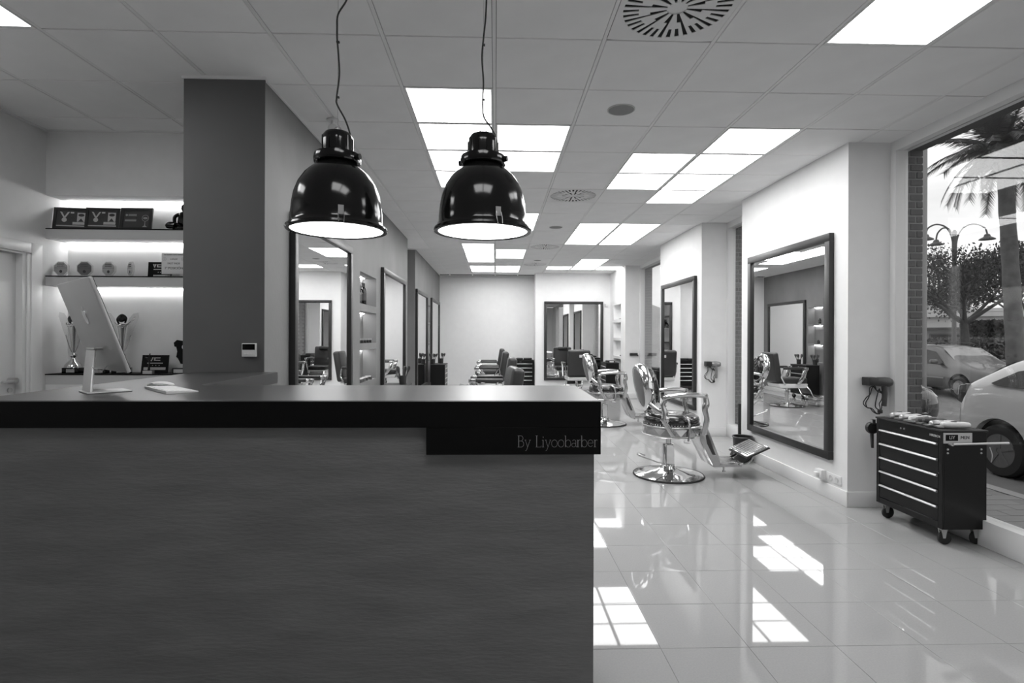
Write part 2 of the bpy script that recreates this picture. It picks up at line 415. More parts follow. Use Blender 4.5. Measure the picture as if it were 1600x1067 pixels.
# baseboards
bbs = []
def bb(name, pts):
    for a in pts:
        struct(MB().box(*a).build(name, white_trim, bevel=.003), 'white skirting board')
t_ = .014
bb('baseboard_right', [(XR - t_, XR, 4.43 - t_, 6.38, 0, .125), (XR, 3.27, 4.43 - t_, 4.43, 0, .125), (XR - t_, XR, 7.64 - t_, 9.58, 0, .125), (XR, 3.27, 7.64 - t_, 7.64, 0, .125),
                       (XR + .03 - t_, XR + .03, 12.3 - t_, 13.93, 0, .125), (XR + .03, 3.27, 12.3 - t_, 12.3, 0, .125)])
bb('baseboard_back', [(-1.49, 1.02, 14.576, 14.59, 0, .125), (1.02, XR + .02, 13.916, 13.93, 0, .125)])
bb('baseboard_left', [(XL, XL + t_, 3.47, 9.13, 0, .1), (-1.49, -1.49 + t_, 10.17, 14.57, 0, .1)])

# windows
def window(n, y0, y1, lab):
    w = thing('window_%d' % n, lab, 'window', (3.3, y0, 0)); w['kind'] = 'structure'; L = y1 - y0
    MB().box(-.03, .09, 0, L, 0, .178).build('window_kerb', white_trim, w, bevel=.004)
    MB().box(-.03, .09, 0, L, 2.93, H).build('window_head', white_trim, w)
    MB().box(-.035, .07, L - .062, L, .178, 2.93).build('window_frame', white_trim, w, bevel=.003)
    MB().box(-.03, .07, 0, .05, .178, 2.93).build('window_frame', white_trim, w, bevel=.003)
    MB().box(.036, .046, .05, L - .062, .178, 2.93).build('pane', glass_m, w)
    MB().box(.10, .26, -.1, L + .1, 2.96, 3.2).build('lintel', mat('dark_lintel', .05, .8), w)
window(1, -1.6, 4.43, 'large shop window on the right beside the tool trolley')
window(2, 6.38, 7.64, 'narrow window between the two nearer right mirrors')
window(3, 9.58, 12.3, 'window beyond the second right mirror')

# exterior brick piers
def pier(name, y0, y1, courses_ind, lab):
    x0, x1 = 3.392, 3.56
    core = MB().box(x0 + .006, x1 - .006, y0 + .006, y1, -.12, 3.25).build(name, mortar)
    struct(core, lab)
    ph = .0615; z = -.1; k = 0; stuff = MB()
    m0 = MB().box(0, .052, 0, .07, 0, .05).mesh('brick', brick_m, bevel=.003, seg=1)
    m1 = MB().box(0, .105, 0, .07, 0, .05).mesh('brick', brick_m, bevel=.003, seg=1)
    while z < 3.1:
        j = random.uniform(-.002, .002)
        if courses_ind:
            ms = [(m0, 0), (m1, .063)] if k % 2 else [(m1, 0), (m0, .116)]
            for me, dx in ms: link('brick', me, core, (x0 + dx, y0 + j, z))
        else: stuff.box(x0, x1, y0, y0 + .07, z, z + .05)
        # flanks seen through the glass
        yy = y0 + .08 + (.06 if k % 2 else 0)
        while yy < y1 - .1:
            stuff.box(x0, x0 + .02, yy, yy + .22, z, z + .05); stuff.box(x1 - .02, x1, yy, yy + .22, z, z + .05); yy += .232
        z += ph; k += 1
    o = stuff.build('brick_courses', brick_m, core); o['kind'] = 'stuff'
pier('wall_right.004', 4.45, 6.5, True, 'dark brick pier outside the large window')
pier('wall_right.005', 7.66, 9.7, True, 'dark brick pier outside the narrow window')
pier('wall_right.006', 12.32, 14.2, False, 'dark brick pier outside the far window')

# door
d = thing('door_1', 'white door in the left wall with lever handle', 'door', (-3.56, 3.35, 0)); d['kind'] = 'structure'
MB().box(-.09, -.05, 0, .875, .005, 1.522).box(-.09, -.05, 0, .875, 1.528, 2.005).box(-.088, -.054, 0, .875, 1.5, 1.55).build('leaf', white_trim, d)
MB().box(-.10, -.0, .875, .922, 0, 2.02).box(-.10, 0, -.02, .875, 2.006, 2.02).build('jamb', white_trim, d)
MB().box(0, .018, .935, 1.035, 0, 2.10).box(0, .018, -.1, .935, 2.02, 2.10).box(.0, .01, .905, .94, 0, 2.02).build('casing', white_trim, d, bevel=.004)
h = MB().tube([(-.05, .82, 1.055), (.005, .82, 1.055)], .022, 14).tube([(.0, .82, 1.055), (.012, .82, 1.055), (.014, .69, 1.052)], .009, 8).build('handle', steel, d)
MB().lathe([(0, 0), (.018, 0), (.018, .012), (0, .012)], 16, Matrix.Translation((-.05, .82, .985)) @ Matrix.Rotation(pi / 2, 4, 'Y')).build('keyhole_plate', steel, h)

# ------------------------------------------------------------ shelves with LED
def shelf(z0, z1, lab, led=True):
    t = thing('display_shelf', lab, 'shelf', (-3.56, 4.435, z0))
    L = 1.62
    MB().box(0, L, .0, .225, 0, z1 - z0 - .008).build('fascia', mat('grey_fascia', .56, .5), t)
    MB().box(0, L, -.004, .225, z1 - z0 - .008, z1 - z0).build('shelf_top', black_lac, t)
    if led: MB().box(.02, L, .196, .214, -.012, -.001).build('light_strip', led_m, t)
    return t
shelf(2.158, 2.242, 'upper display shelf holding three framed certificates')
shelf(1.785, 1.866, 'middle display shelf holding octagonal glass awards')
shelf(1.004, 1.087, 'lower display shelf holding silver trophies', led=False)
t = MB().box(-3.54, -1.94, 4.631, 4.649, 2.490, 2.501).build('light_strip', led_m); tag(t, 'glowing strip light under the alcove head above the certificates', 'strip light')

# niche lights and boards
def niche_led(x, y0, y1, z, lab, x2):
    t = MB().box(x, x2, y0, y1, z - .008, z - .001).build('niche_light', niche_m); tag(t, lab, 'strip light')
for z, w in ((2.097, 'top'), (1.67, 'middle'), (1.24, 'bottom')):
    niche_led(-1.622, 6.0, 6.72, z, 'strip light in the %s compartment of the niche between the stucco wall mirrors' % w, -1.600)
for z, w in ((2.085, 'top'), (1.67, 'middle'), (1.22, 'bottom')):
    niche_led(-1.647, 11.96, 12.47, z, 'strip light in the %s compartment of the far narrow niche' % w, -1.625)
for z in (.88, 1.315, 1.752): pass

# ------------------------------------------------------------ mirrors
def mirror(wall, a0, a1, z0, z1, pos, lab, fw=.07, th=.045):
    # wall 'R': on X=pos facing -X, 'L': facing +X, 'B': on Y=pos facing -Y
    W = a1 - a0; Hh = z1 - z0
    t = thing('wall_mirror', lab, 'mirror', (0, 0, 0), 0, 'black framed wall mirrors')
    # local: frame in XZ plane, facing -Y, origin at bottom left
    mb = MB().box(0, W, -th, 0, 0, fw).box(0, W, -th, 0, Hh - fw, Hh).box(0, fw, -th, 0, fw, Hh - fw).box(W - fw, W, -th, 0, fw, Hh - fw)
    mb.build('frame', black_frame, t, bevel=.003)
    MB().box(fw - .004, W - fw + .004, -.022, -.014, fw - .004, Hh - fw + .004).build('mirror_glass', mirror_m, t)
    MB().box(.01, W - .01, -.012, -.001, .01, Hh - .01).build('backboard', grey_dk, t)
    if wall == 'B': t.location = (a0, pos, z0)
    elif wall == 'R': t.rotation_euler = (0, 0, -pi / 2); t.location = (pos, a1, z0)
    else: t.rotation_euler = (0, 0, pi / 2); t.location = (pos, a0, z0)
    return t
mirror('R', 4.615, 6.14, .345, 2.30, XR, 'large black framed mirror on the nearest white pier at right')
mirror('R', 7.815, 9.40, .335, 2.285, XR, 'black framed mirror on the second white pier behind the chrome chair')
mirror('B', 1.243, 2.755, .28, 2.29, 13.93, 'black framed mirror on the back wall box-out')
mirror('L', 3.925, 5.50, .34, 2.28, XL, 'nearest black framed mirror on the stucco wall, behind the left lamp')
mirror('L', 7.02, 8.76, .34, 2.275, XL, 'black framed mirror at the far end of the first stucco wall, past the niche')
mirror('L', 10.07 + .14, 11.82, .34, 2.278, -1.49, 'mirror on the farther stucco wall, before its narrow niche')
mirror('L', 12.571, 14.316, .34, 2.275, -1.49, 'farthest black framed mirror on the stucco wall next to the back wall')

# ------------------------------------------------------------ reception counter
CT = 1.17
c = thing('reception_counter', 'grey stucco reception counter with black top and lettered black corner panel', 'counter', (0, 0, 0))
MB().box(-1.82, .356, 1.955, 2.50, 0, 1.10).box(-1.80, -1.40, 2.50, 3.45, 0, 1.10).build('counter_body', stucco_counter, c)
MB().prism([(-1.85, 1.95), (.375, 1.95), (.375, 2.552), (-1.36, 2.552), (-1.36, 3.461), (-1.85, 3.461)], 1.10, CT, ax='Z').build('counter_top', counter_top_m, c, bevel=.0015, seg=1)
MB().box(-1.85, .376, 1.93, 1.9515, 1.077, CT - .001).build('front_fascia', black_lac, c, bevel=.0012, seg=1)
MB().box(.3565, .375, 1.952, 2.55, .981, 1.099).box(-.242, .376, 1.93, 1.9515, .981, 1.0775).build('sign_panel', black_lac, c, bevel=.0012, seg=1)
# thin serif lettering
def arc(cx, cy, rx, ry, a0, a1, n=10): return [(cx + rx * cos(R(a0 + (a1 - a0) * i / n)), cy + ry * sin(R(a0 + (a1 - a0) * i / n))) for i in range(n + 1)]
G = {'B': ([[(.1, 0), (.1, 1)], [(0, 0), (.12, 0)], [(0, 1), (.12, 1)], [(.1, 1), (.3, 1)] + arc(.3, .77, .2, .23, 90, -90) + [(.1, .54)], [(.1, .54), (.32, .54)] + arc(.32, .27, .25, .27, 90, -90) + [(.1, 0)]], .66),
     'y': ([[(.06, .62), (.28, .0)], [(.5, .62), (.28, 0), (.16, -.28), (.06, -.34)], [(0, .62), (.14, .62)], [(.42, .62), (.56, .62)]], .60),
     'L': ([[(.1, 0), (.1, 1)], [(0, 1), (.2, 1)], [(0, 0), (.5, 0), (.52, .12)]], .60),
     'i': ([[(.1, 0), (.1, .62)], [(0, .6), (.1, .62)], [(0, 0), (.2, 0)], [(.10, .82), (.105, .92)]], .28),
     'o': ([arc(.28, .31, .27, .32, 0, 360, 20)], .62),
     'b': ([[(.08, 0), (.08, 1)], [(0, .98), (.08, 1)], arc(.33, .31, .25, .32, 0, 360, 20)], .64),
     'a': ([arc(.24, .46, .17, .17, 150, 0) + [(.41, .1), (.47, 0)], arc(.22, .17, .19, .17, 30, 340, 14)], .50),
     'r': ([[(.1, 0), (.1, .62)], [(0, .6), (.1, .62)], [(0, 0), (.2, 0)], [(.1, .4)] + arc(.26, .42, .15, .2, 150, 60)], .38),
     'e': ([[(.03, .34), (.5, .34)] + arc(.27, .33, .24, .3, 5, 320, 16)], .58), ' ': ([], .42)}
mb = MB(); word = 'By Liyoobarber'; tot = sum(G[ch][1] for ch in word); kx = (.365 - .080) / tot; kz = .040; x = .080
for ch in word:
    for st in G[ch][0]:
        w = .00055 if abs(st[0][0] - st[-1][0]) > .02 or len(st) > 3 else .0011
        mb.tube([(x + p[0] * kx, 1.9296, 1.008 + p[1] * kz) for p in st], w, 6)
    x += G[ch][1] * kx
mb.build('lettering', mat('etched_lettering', .38, .4, .2), c)

# ------------------------------------------------------------ things on the counter
T0 = Vector((-1.605, 2.2, 1.628)); a = R(48); tl = R(19)
nrm = Vector((cos(a), sin(a), 0)); fa = Vector((-sin(a), cos(a), 0)); dn = nrm * sin(tl) - Vector((0, 0, 1)) * cos(tl)
pn = fa.cross(dn).normalized()
if pn.dot(nrm) < 0: pn = -pn
t = thing('desktop_computer', 'slim silver all-in-one desktop computer seen from behind on the counter', 'computer', (0, 0, 0))
def slab(o0, u, v, w, lu, lv, lw):
    p = [o0, o0 + u * lu, o0 + u * lu + v * lv, o0 + v * lv]; q = [k + w * lw for k in p]
    return MB().add(p + q, [(0, 1, 2, 3), (4, 7, 6, 5), (0, 4, 5, 1), (1, 5, 6, 2), (2, 6, 7, 3), (3, 7, 4, 0)])
lid = slab(T0, fa, dn, pn, .547, .41, .016).build('display_shell', silver, t, bevel=.005)
slab(T0 + pn * .0162 + fa * .006 + dn * .006, fa, dn, pn, .535, .398, .002).build('screen_glass', black_gloss, t)
# emblem on the back
ctr = T0 + fa * .273 + dn * .16 - pn * .0008
def bk(pts, z=0): return [ctr + fa * (-p[0]) + dn * (-p[1]) for p in pts]
ap = [(0, .024)] + [(-.008, .028), (-.02, .026), (-.028, .014), (-.028, -.004), (-.02, -.024), (-.010, -.033), (0, -.030), (.010, -.033), (.019, -.025), (.025, -.012), (.018, -.004), (.0165, .008), (.024, .019), (.014, .027)]
lf = [(0, .031), (.002, .042), (.012, .05), (.012, .04)]
mb = MB()
for pl in (ap, lf):
    p = bk(pl); q = [k - pn * .001 for k in p]; n = len(p)
    mb.add(p + q, [tuple(range(n)), tuple(range(2 * n - 1, n - 1, -1))] + [(i, (i + 1) % n, (i + 1) % n + n, i + n) for i in range(n)])
mb.build('rear_emblem', mat('bright_emblem', .8, .15, 1), lid)
# stand: leaning leg and foot plate
mid = T0 + fa * .2735 + dn * .27 - pn * .002
base_c = Vector((mid.x - nrm.x * .0, mid.y - nrm.y * .0, CT))
foot0 = Vector((-1.611, 2.201, CT)) 
legtop = T0 + fa * .28 + dn * .31 - pn * .004
fdir = Vector((.97, .24, 0)).normalized(); sdir = Vector((-.24, .97, 0))
def slab3(a0, a1, wdir, w, thd, th):
    p = [a0 - wdir * w / 2, a0 + wdir * w / 2, a1 + wdir * w / 2, a1 - wdir * w / 2]; q = [k + thd * th for k in p]
    return MB().add(p + q, [(0, 1, 2, 3), (4, 7, 6, 5), (0, 4, 5, 1), (1, 5, 6, 2), (2, 6, 7, 3), (3, 7, 4, 0)])
slab3(foot0 + Vector((0, 0, .006)), legtop - nrm * .03, fa, .13, nrm, .010).build('stand_leg', silver, t, bevel=.003)
slab3(legtop - nrm * .03, legtop + nrm * .03, fa, .13, Vector((0, 0, 1)), .009).build('stand_hinge', silver, t, bevel=.003)
slab3(foot0 - nrm * .01, foot0 + nrm * .14, fa, .13, Vector((0, 0, 1)), .006).build('stand_foot', silver, t, bevel=.003)
MB().tube([legtop + nrm * .05 + fa * -.03 + Vector((0, 0, -.01)), legtop + nrm * .04 + fa * -.02 + Vector((0, 0, -.06)), legtop + nrm * .01 + Vector((0, 0, -.10)), foot0 + nrm * .02 + Vector((0, 0, .10))], .0025, 6).build('power_cable', white_pl, t)

t = thing('computer_mouse', 'low white wireless mouse resting against the trackpad', 'mouse', (-1.50, 2.50, CT), R(-5))
vs = []; fs = []; nU, nV = 12, 10
for i in range(nU + 1):
    u = -1 + 2 * i / nU
    for j in range(nV + 1):
        v = -1 + 2 * j / nV
        vs.append((u * .056, v * .028 * math.sqrt(max(.02, 1 - u * u * .8)), .004 + .017 * math.sqrt(max(0, 1 - u * u * .96)) * (1 - .35 * v * v)))
for i in range(nU):
    for j in range(nV): q = i * (nV + 1) + j; fs.append((q, q + 1, q + nV + 2, q + nV + 1))
MB().add(vs, fs).build('mouse_shell', white_pl, t, ang=80)
MB().box(-.05, .05, -.022, .022, 0, .006).build('mouse_base', alu, t, bevel=.002)
t = thing('keyboard', 'slim white keyboard lying on the counter in front of the mouse', 'keyboard', (-1.349, 2.316, CT), R(-45))
MB().prism([(-.057, 0), (.057, 0), (.057, .004), (-.057, .010)], -.155, .155, ax='X').build('keyboard_body', white_pl, t)
mb = MB()
for r_ in range(5):
    for c_ in range(15):
        yk = -.048 + r_ * .0195; mb.box(-.147 + c_ * .0197, -.147 + c_ * .0197 + .017, yk, yk + .0165, .004, .0113 - (yk + .057) * .0526)
o = mb.build('keys', white_trim, t); o['kind'] = 'stuff'
# thermostat on pillar
t = thing('thermostat', 'small white thermostat with dark display on the dark pillar', 'thermostat', (-1.574, 3.462, 1.266))
MB().box(0, .087, -.022, 0, 0, .084).build('case', white_pl, t, bevel=.003)
MB().box(.005, .081, -.0235, -.020, .043, .079).build('display', black_gloss, t)
for k in range(4): MB().box(.010 + k * .0185, .024 + k * .0185, -.0235, -.021, .014, .024).build('button', white_trim, t, bevel=.001)

# ------------------------------------------------------------ pendant lamps
def pendant(x, lab, wires):
    t = thing('pendant_lamp', lab, 'pendant lamp', (x, 2.2, 1.82), 0, 'black industrial pendant lamps')
    prof = [(.186, .004), (.190, .008), (.182, .018), (.177, .03), (.176, .06), (.172, .10), (.165, .14), (.150, .18), (.128, .215), (.105, .238), (.085, .252), (.078, .262)]
    MB().lathe(prof + [(.074, .260), (.10, .234), (.145, .178), (.168, .10), (.172, .03), (.180, .008)], 48).build('shade', black_gloss, t)
    MB().lathe([(.179, .0), (.179, .004), (0, .0045), (0, .0)], 48).build('diffuser', bulb_m, t)
    MB().lathe([(.180, -.004), (.194, -.004), (.197, .002), (.194, .010), (.186, .012), (.183, .004), (.180, .003)], 48).build('rim', black_gloss, t)
    MB().lathe([(.0, .262), (.085, .262), (.090, .266), (.092, .282), (.088, .300), (.080, .304), (.0, .304)], 32).build('collar', black_gloss, t)
    MB().lathe([(.060, .30), (.060, .352), (.058, .372), (.048, .386), (.03, .390), (0, .390)], 32).build('cap', black_gloss, t)
    for k in range(10):
        an = 2 * pi * k / 10
        MB().box(.0595, .0625, -.003, .003, .306, .368, Matrix.Rotation(an, 4, 'Z')).build('cooling_fin', black_gloss, t)
    for an in (-70, 50, 170, 290 - 180):
        M = Matrix.Rotation(R(an), 4, 'Z')
        ob = MB().box(.176, .180, -.010, .010, .028, .062, M).build('clip', steel, t)
        MB().tube([M @ Vector(p) for p in ((.181, -.009, .045), (.192, -.011, .02), (.200, -.009, -.004))], .0012, 5).tube([M @ Vector(p) for p in ((.181, .009, .045), (.192, .011, .02), (.200, .009, -.004))], .0012, 5).build('clip_wire', steel, ob)
    for an in (-20, 160):
        M = Matrix.Rotation(R(an), 4, 'Z')
        MB().tube([M @ Vector((.086, 0, .283)), M @ Vector((.104, 0, .283))], .012, 10).build('collar_screw', black_metal, t)
    MB().tube([(.014 * cos(q), 0, .398 + .014 * sin(q)) for q in [2 * pi * k / 16 for k in range(17)]], .0022, 6).build('hook', steel, t)
    top = H - 1.82
    MB().tube([(0, 0, .412), (0, 0, top)], .0009, 5).build('suspension_wire', steel, t)
    MB().tube([(px, 0, pz) for px, pz in wires], .0035, 7).build('power_cord', rubber, t)
    for pz in (.53, .75, .95): 
        MB().cbox((0, 0, pz), (.012, .01, .006)).build('cable_tie', rubber, t)
    MB().lathe([(0, top), (.03, top), (.035, top - .01), (.02, top - .02), (0, top - .02)], 20).build('ceiling_rose', white_pl, t)
import itertools
def smooth(ps, n=6):
    out = []
    for i in range(len(ps) - 1):
        p0 = ps[max(i - 1, 0)]; p1 = ps[i]; p2 = ps[i + 1]; p3 = ps[min(i + 2, len(ps) - 1)]
        for k in range(n):
            t_ = k / n
            out.append(tuple(.5 * ((2 * b) + (-a_ + c_) * t_ + (2 * a_ - 5 * b + 4 * c_ - d_) * t_ ** 2 + (-a_ + 3 * b - 3 * c_ + d_) * t_ ** 3) for a_, b, c_, d_ in zip(p0, p1, p2, p3)))
    return out + [ps[-1]]
pendant(-.632, 'glossy black industrial pendant lamp, left one of the pair above the counter',
        smooth([(.055, .33), (.050, .38), (.030, .44), (-.002, .50), (-.004, .53), (.006, .62), (.002, .70), (-.003, .76), (-.004, .80), (.0, .86), (.034, .92), (.036, .97), (.01, 1.06), (0, 1.19)]))
pendant(-.052, 'glossy black industrial pendant lamp, right one of the pair above the counter',
        smooth([(.055, .33), (.050, .38), (.030, .42), (.003, .46), (-.003, .51), (.0, .60), (-.006, .70), (.0, .78), (.008, .86), (.011, .95), (.008, 1.06), (0, 1.19)]))

# security camera at ceiling
t = thing('security_camera', 'small white bracket camera under the ceiling behind the left lamp', 'camera', (-1.22, 4.12, H))
MB().lathe([(0, 0), (.045, 0), (.045, -.012), (0, -.012)], 20).build('mount', white_pl, t)
MB().tube([(0, 0, -.01), (0, -.01, -.07)], .012, 10).build('stem', white_pl, t)
MB().lathe([(0, -.05), (.03, -.05), (.035, -.045), (.035, .05), (.03, .055), (0, .055)], 20, Matrix.Translation((.02, -.02, -.10)) @ Matrix.Rotation(R(70), 4, 'X')).build('body', white_pl, t)
MB().lathe([(0, 0), (.016, 0), (.016, .006), (0, .006)], 16, Matrix.Translation((.02, -.08, -.12)) @ Matrix.Rotation(R(70), 4, 'X')).build('lens', black_gloss, t)
t = tag(MB().box(2.80, 2.86, 13.88, 13.93, 2.16, 2.24).build('motion_sensor', white_pl, bevel=.008), 'small white motion sensor high on the back wall right of the mirror', 'sensor')

# ------------------------------------------------------------ awards on the shelves
def cert(x0, x1, z1, y0, rz, style, lab):
    Z = 2.242; W = x1 - x0; hh = z1 - Z
    t = thing('framed_certificate', lab, 'certificate', (x0, 4.475, Z), rz, 'framed certificates on the upper shelf'); 
    til = Matrix.Rotation(R(-8), 4, 'X')
    f = .022
    MB().box(0, W, 0, .014, 0, f, til).box(0, W, 0, .014, hh - f, hh, til).box(0, f, 0, .014, f, hh - f, til).box(W - f, W, 0, .014, f, hh - f, til).build('frame', black_frame, t)
    MB().box(f, W - f, .006, .012, f, hh - f, til).build('print', grey_dk, t)
    ob = MB(); lt = MB()
    k = W / .27
    if style == 0:
        lt.box(f + .002, W - f - .002, .0045, .006, f + .008, f + .016, til)
        lt.prism([(.045 * k, .150), (.060 * k, .148), (.085 * k, .105), (.075 * k, .10)], .0045, .006, til).prism([(.118 * k, .150), (.103 * k, .148), (.078 * k, .105), (.088 * k, .10)], .0045, .006, til)
        lt.lathe([(.0, 0), (.018, 0), (.018, .0015), (0, .0015)], 16, til @ Matrix.Translation((.081 * k, .006, .083)) @ Matrix.Rotation(pi / 2, 4, 'X'))
        lt.box(.175 * k, .235 * k, .0045, .006, .070, .145, til)
        lt.box(.145 * k, .238 * k, .003, .0045, .045, .066, til)
        lt.box(.125 * k, .150 * k, .0045, .006, .138, .150, til)
        ob.lathe([(.0, 0), (.022, 0), (.022, .001), (0, .001)], 14, til @ Matrix.Translation((.206 * k, .0043, .125)) @ Matrix.Rotation(pi / 2, 4, 'X') @ Matrix.Diagonal((1, .55, 1, 1)))
        ob.prism([(.185 * k, .071), (.225 * k, .071), (.205 * k, .098)], .0035, .0045, til)
    else:
        lt.box(.035, .125, .0045, .006, .073, .082, til).box(.035, .125, .0045, .006, .086, .090, til).box(.06, .125, .0045, .006, .118, .123, til).box(.06, .125, .0045, .006, .127, .132, til)
        lt.lathe([(.0, 0), (.009, 0), (.009, .001), (0, .001)], 14, til @ Matrix.Translation((.046, .006, .125)) @ Matrix.Rotation(pi / 2, 4, 'X'))
        lt.prism([(.175, .025), (.215, .025), (.198, .040), (.196, .075), (.194, .075), (.192, .040)], .0045, .006, til)
        lt.lathe([(.024, 0), (.027, 0), (.027, .001), (.024, .001)], 20, til @ Matrix.Translation((.195, .006, .10)) @ Matrix.Rotation(pi / 2, 4, 'X'))
        lt.lathe([(0, 0), (.018, 0), (.018, .001), (0, .001)], 16, til @ Matrix.Translation((.195, .006, .10)) @ Matrix.Rotation(pi / 2, 4, 'X') @ Matrix.Diagonal((1, .5, 1, 1)))
    lt.build('printed_design', grey_lt if style == 0 else mat('grey_print', .35, .6), t)
    if ob.v: ob.build('portrait', grey_dk, t)
    MB().box(W * .4, W * .6, .03, .075, 0, .005).tube([(W / 2, .07, .004), (W / 2, .02, hh * .6)], .004, 6).build('easel_back', black_frame, t)
cert(-3.545, -3.285, 2.425, 4.47, R(9), 0, 'black framed certificate with medal and portrait, leftmost on the upper shelf')
cert(-3.295, -3.035, 2.425, 4.47, R(4), 0, 'black framed certificate with medal and portrait, middle one on the upper shelf')
cert(-3.020, -2.770, 2.425, 4.47, 0, 1, 'black framed certificate with trophy drawing, right of the two medal certificates')
# sculpture
t = thing('dark_sculpture', 'dark shiny seated figure sculpture at the right end of the upper shelf', 'sculpture', (-2.52, 4.52, 2.242), 0)
MB().lathe([(0, 0), (.09, 0), (.095, .012), (.085, .022), (0, .024)], 20).build('plinth', black_gloss, t)
sk = MB()
sk.lathe([(0, .02), (.05, .03), (.06, .07), (.055, .11), (.048, .145), (.02, .16), (0, .162)], 16, sy=.8)
sk.tube(smooth([(-.05, 0, .14), (-.075, -.02, .11), (-.070, -.03, .06), (-.05, -.05, .045)]), .014, 8).tube(smooth([(.05, 0, .14), (.075, -.02, .11), (.070, -.03, .06), (.05, -.05, .045)]), .014, 8)
sk.tube(smooth([(-.03, -.02, .04), (-.09, -.05, .05), (-.105, -.06, .03), (-.04, -.08, .025)]), .02, 8).tube(smooth([(.03, -.02, .04), (.09, -.05, .05), (.105, -.06, .03), (.04, -.08, .025)]), .02, 8)
sk.build('figure_body', black_gloss, t, ang=80)
MB().lathe([(0, .155), (.022, .16), (.032, .18), (.031, .20), (.02, .216), (0, .22)], 16).build('figure_head', black_gloss, t, ang=80)
# octagonal awards
Z = 1.866
for i, (x, rz, r, lab) in enumerate(((-3.50, 0, .056, 'pale octagonal glass award, leftmost on the middle shelf'), (-3.315, 5, .057, 'darker octagonal glass award, second from left on the middle shelf'),
                                 (-3.125, -8, .056, 'octagonal glass award, third from left on the middle shelf'), (-2.955, -38, .056, 'octagonal glass award turned sideways, nearest the black plaque'))):
    t = thing('glass_award', lab, 'award', (x, 4.51, Z), R(rz), 'octagonal glass awards on the middle shelf')
    oc = lambda q: [(q * cos(R(22.5 + 45 * k)), .066 + q * sin(R(22.5 + 45 * k))) for k in range(8)]
    MB().prism(oc(r * 1.12), 0, .014).build('glass_plate', acryl, t)
    pl = MB().prism(oc(r), -.0015, -.0002).build('face_plate', mat('award_face', .40, .35, .3) if i != 1 else mat('award_face_dark', .18, .35, .3), t)
    text('inscription', 'BARBER\nAWARD', .016, face_y(0, -.0021, .092), grey_dk, t)
    MB().box(-r * .92, r * .92, -.002, -.0016, .069, .0715).lathe([(0, 0), (.012, 0), (.012, .0004), (0, .0004)], 12, Matrix.Translation((0, -.0016, .042)) @ Matrix.Rotation(pi / 2, 4, 'X')).build('engraved_band', grey_dk, t)
    MB().box(-.05, .05, -.012, .03, 0, .006).build('base', acryl if i > 1 else grey_mid, t)
# black plaque & white plaque
t = thing('award_plaque', 'black rectangular plaque with pale emblem behind the white plaque', 'plaque', (-2.828, 4.53, Z))
til = Matrix.Rotation(R(-5), 4, 'X')
MB().box(0, .19, 0, .008, 0, .128, til).build('plate', black_lac, t)
def emblem(mb, x, z, s, til):
    mb.prism([(x - s * .5, z + s), (x - s * .18, z + s), (x, z + s * .3), (x + s * .18, z + s), (x + s * .5, z + s), (x + s * .1, z), (x - s * .1, z)], -.0012, 0, til)
    mb.prism([(x - s * .12, z + s * .9), (x + s * .12, z + s * .9), (x, z + s * .6)], -.0012, 0, til)
    mb.box(x + s * .65, x + s * 2.2, -.0012, 0, z + s * .72, z + s * .95, til).box(x + s * .65, x + s * 2.2, -.0012, 0, z + s * .1, z + s * .34, til).box(x + s * .65, x + s * 1.0, -.0012, 0, z + s * .1, z + s * .9, til)
mb = MB(); emblem(mb, .052, .082, .028, til); mb.box(.045, .17, -.0012, 0, .064, .070, til).box(.045, .18, -.0012, 0, .008, .022, til)
for k in range(4): mb.box(.080 + k * .018, .086 + k * .018, -.0012, 0, .040, .046, til)
mb.build('printed_emblem', grey_lt, t)
t = thing('award_plaque', 'white square plaque with dark lettering at the right end of the middle shelf', 'plaque', (-2.685, 4.475, Z))
MB().box(0, .19, 0, .006, .022, .192).build('plate', white_pl, t, bevel=.003)
MB().box(.04, .15, -.02, .03, 0, .010).box(.05, .14, -.003, .009, .008, .026).build('stand', acryl, t)
text('heading', 'THE BARBER CASTLE BARBERS', .0115, face_y(.098, -.0008, .178), grey_dk, t)
text('place_name', 'LORQUÍ', .015, face_y(.098, -.0008, .143), grey_dk, t)
text('contest_name', 'FAST FADE', .0205, face_y(.098, -.0008, .108), grey_dk, t)
text('placing', '1º POSICIÓN', .0255, face_y(.098, -.0008, .070), grey_dk, t, thick=.0009)
mb = MB()
for x in (.025, .17): mb.lathe([(.012, 0), (.0135, 0), (.0135, .0006), (.012, .0006)], 18, Matrix.Translation((x, 0, .143)) @ Matrix.Rotation(pi / 2, 4, 'X')).box(x - .0012, x + .0012, -.0006, 0, .136, .150)
mb.build('round_seals', grey_mid, t)
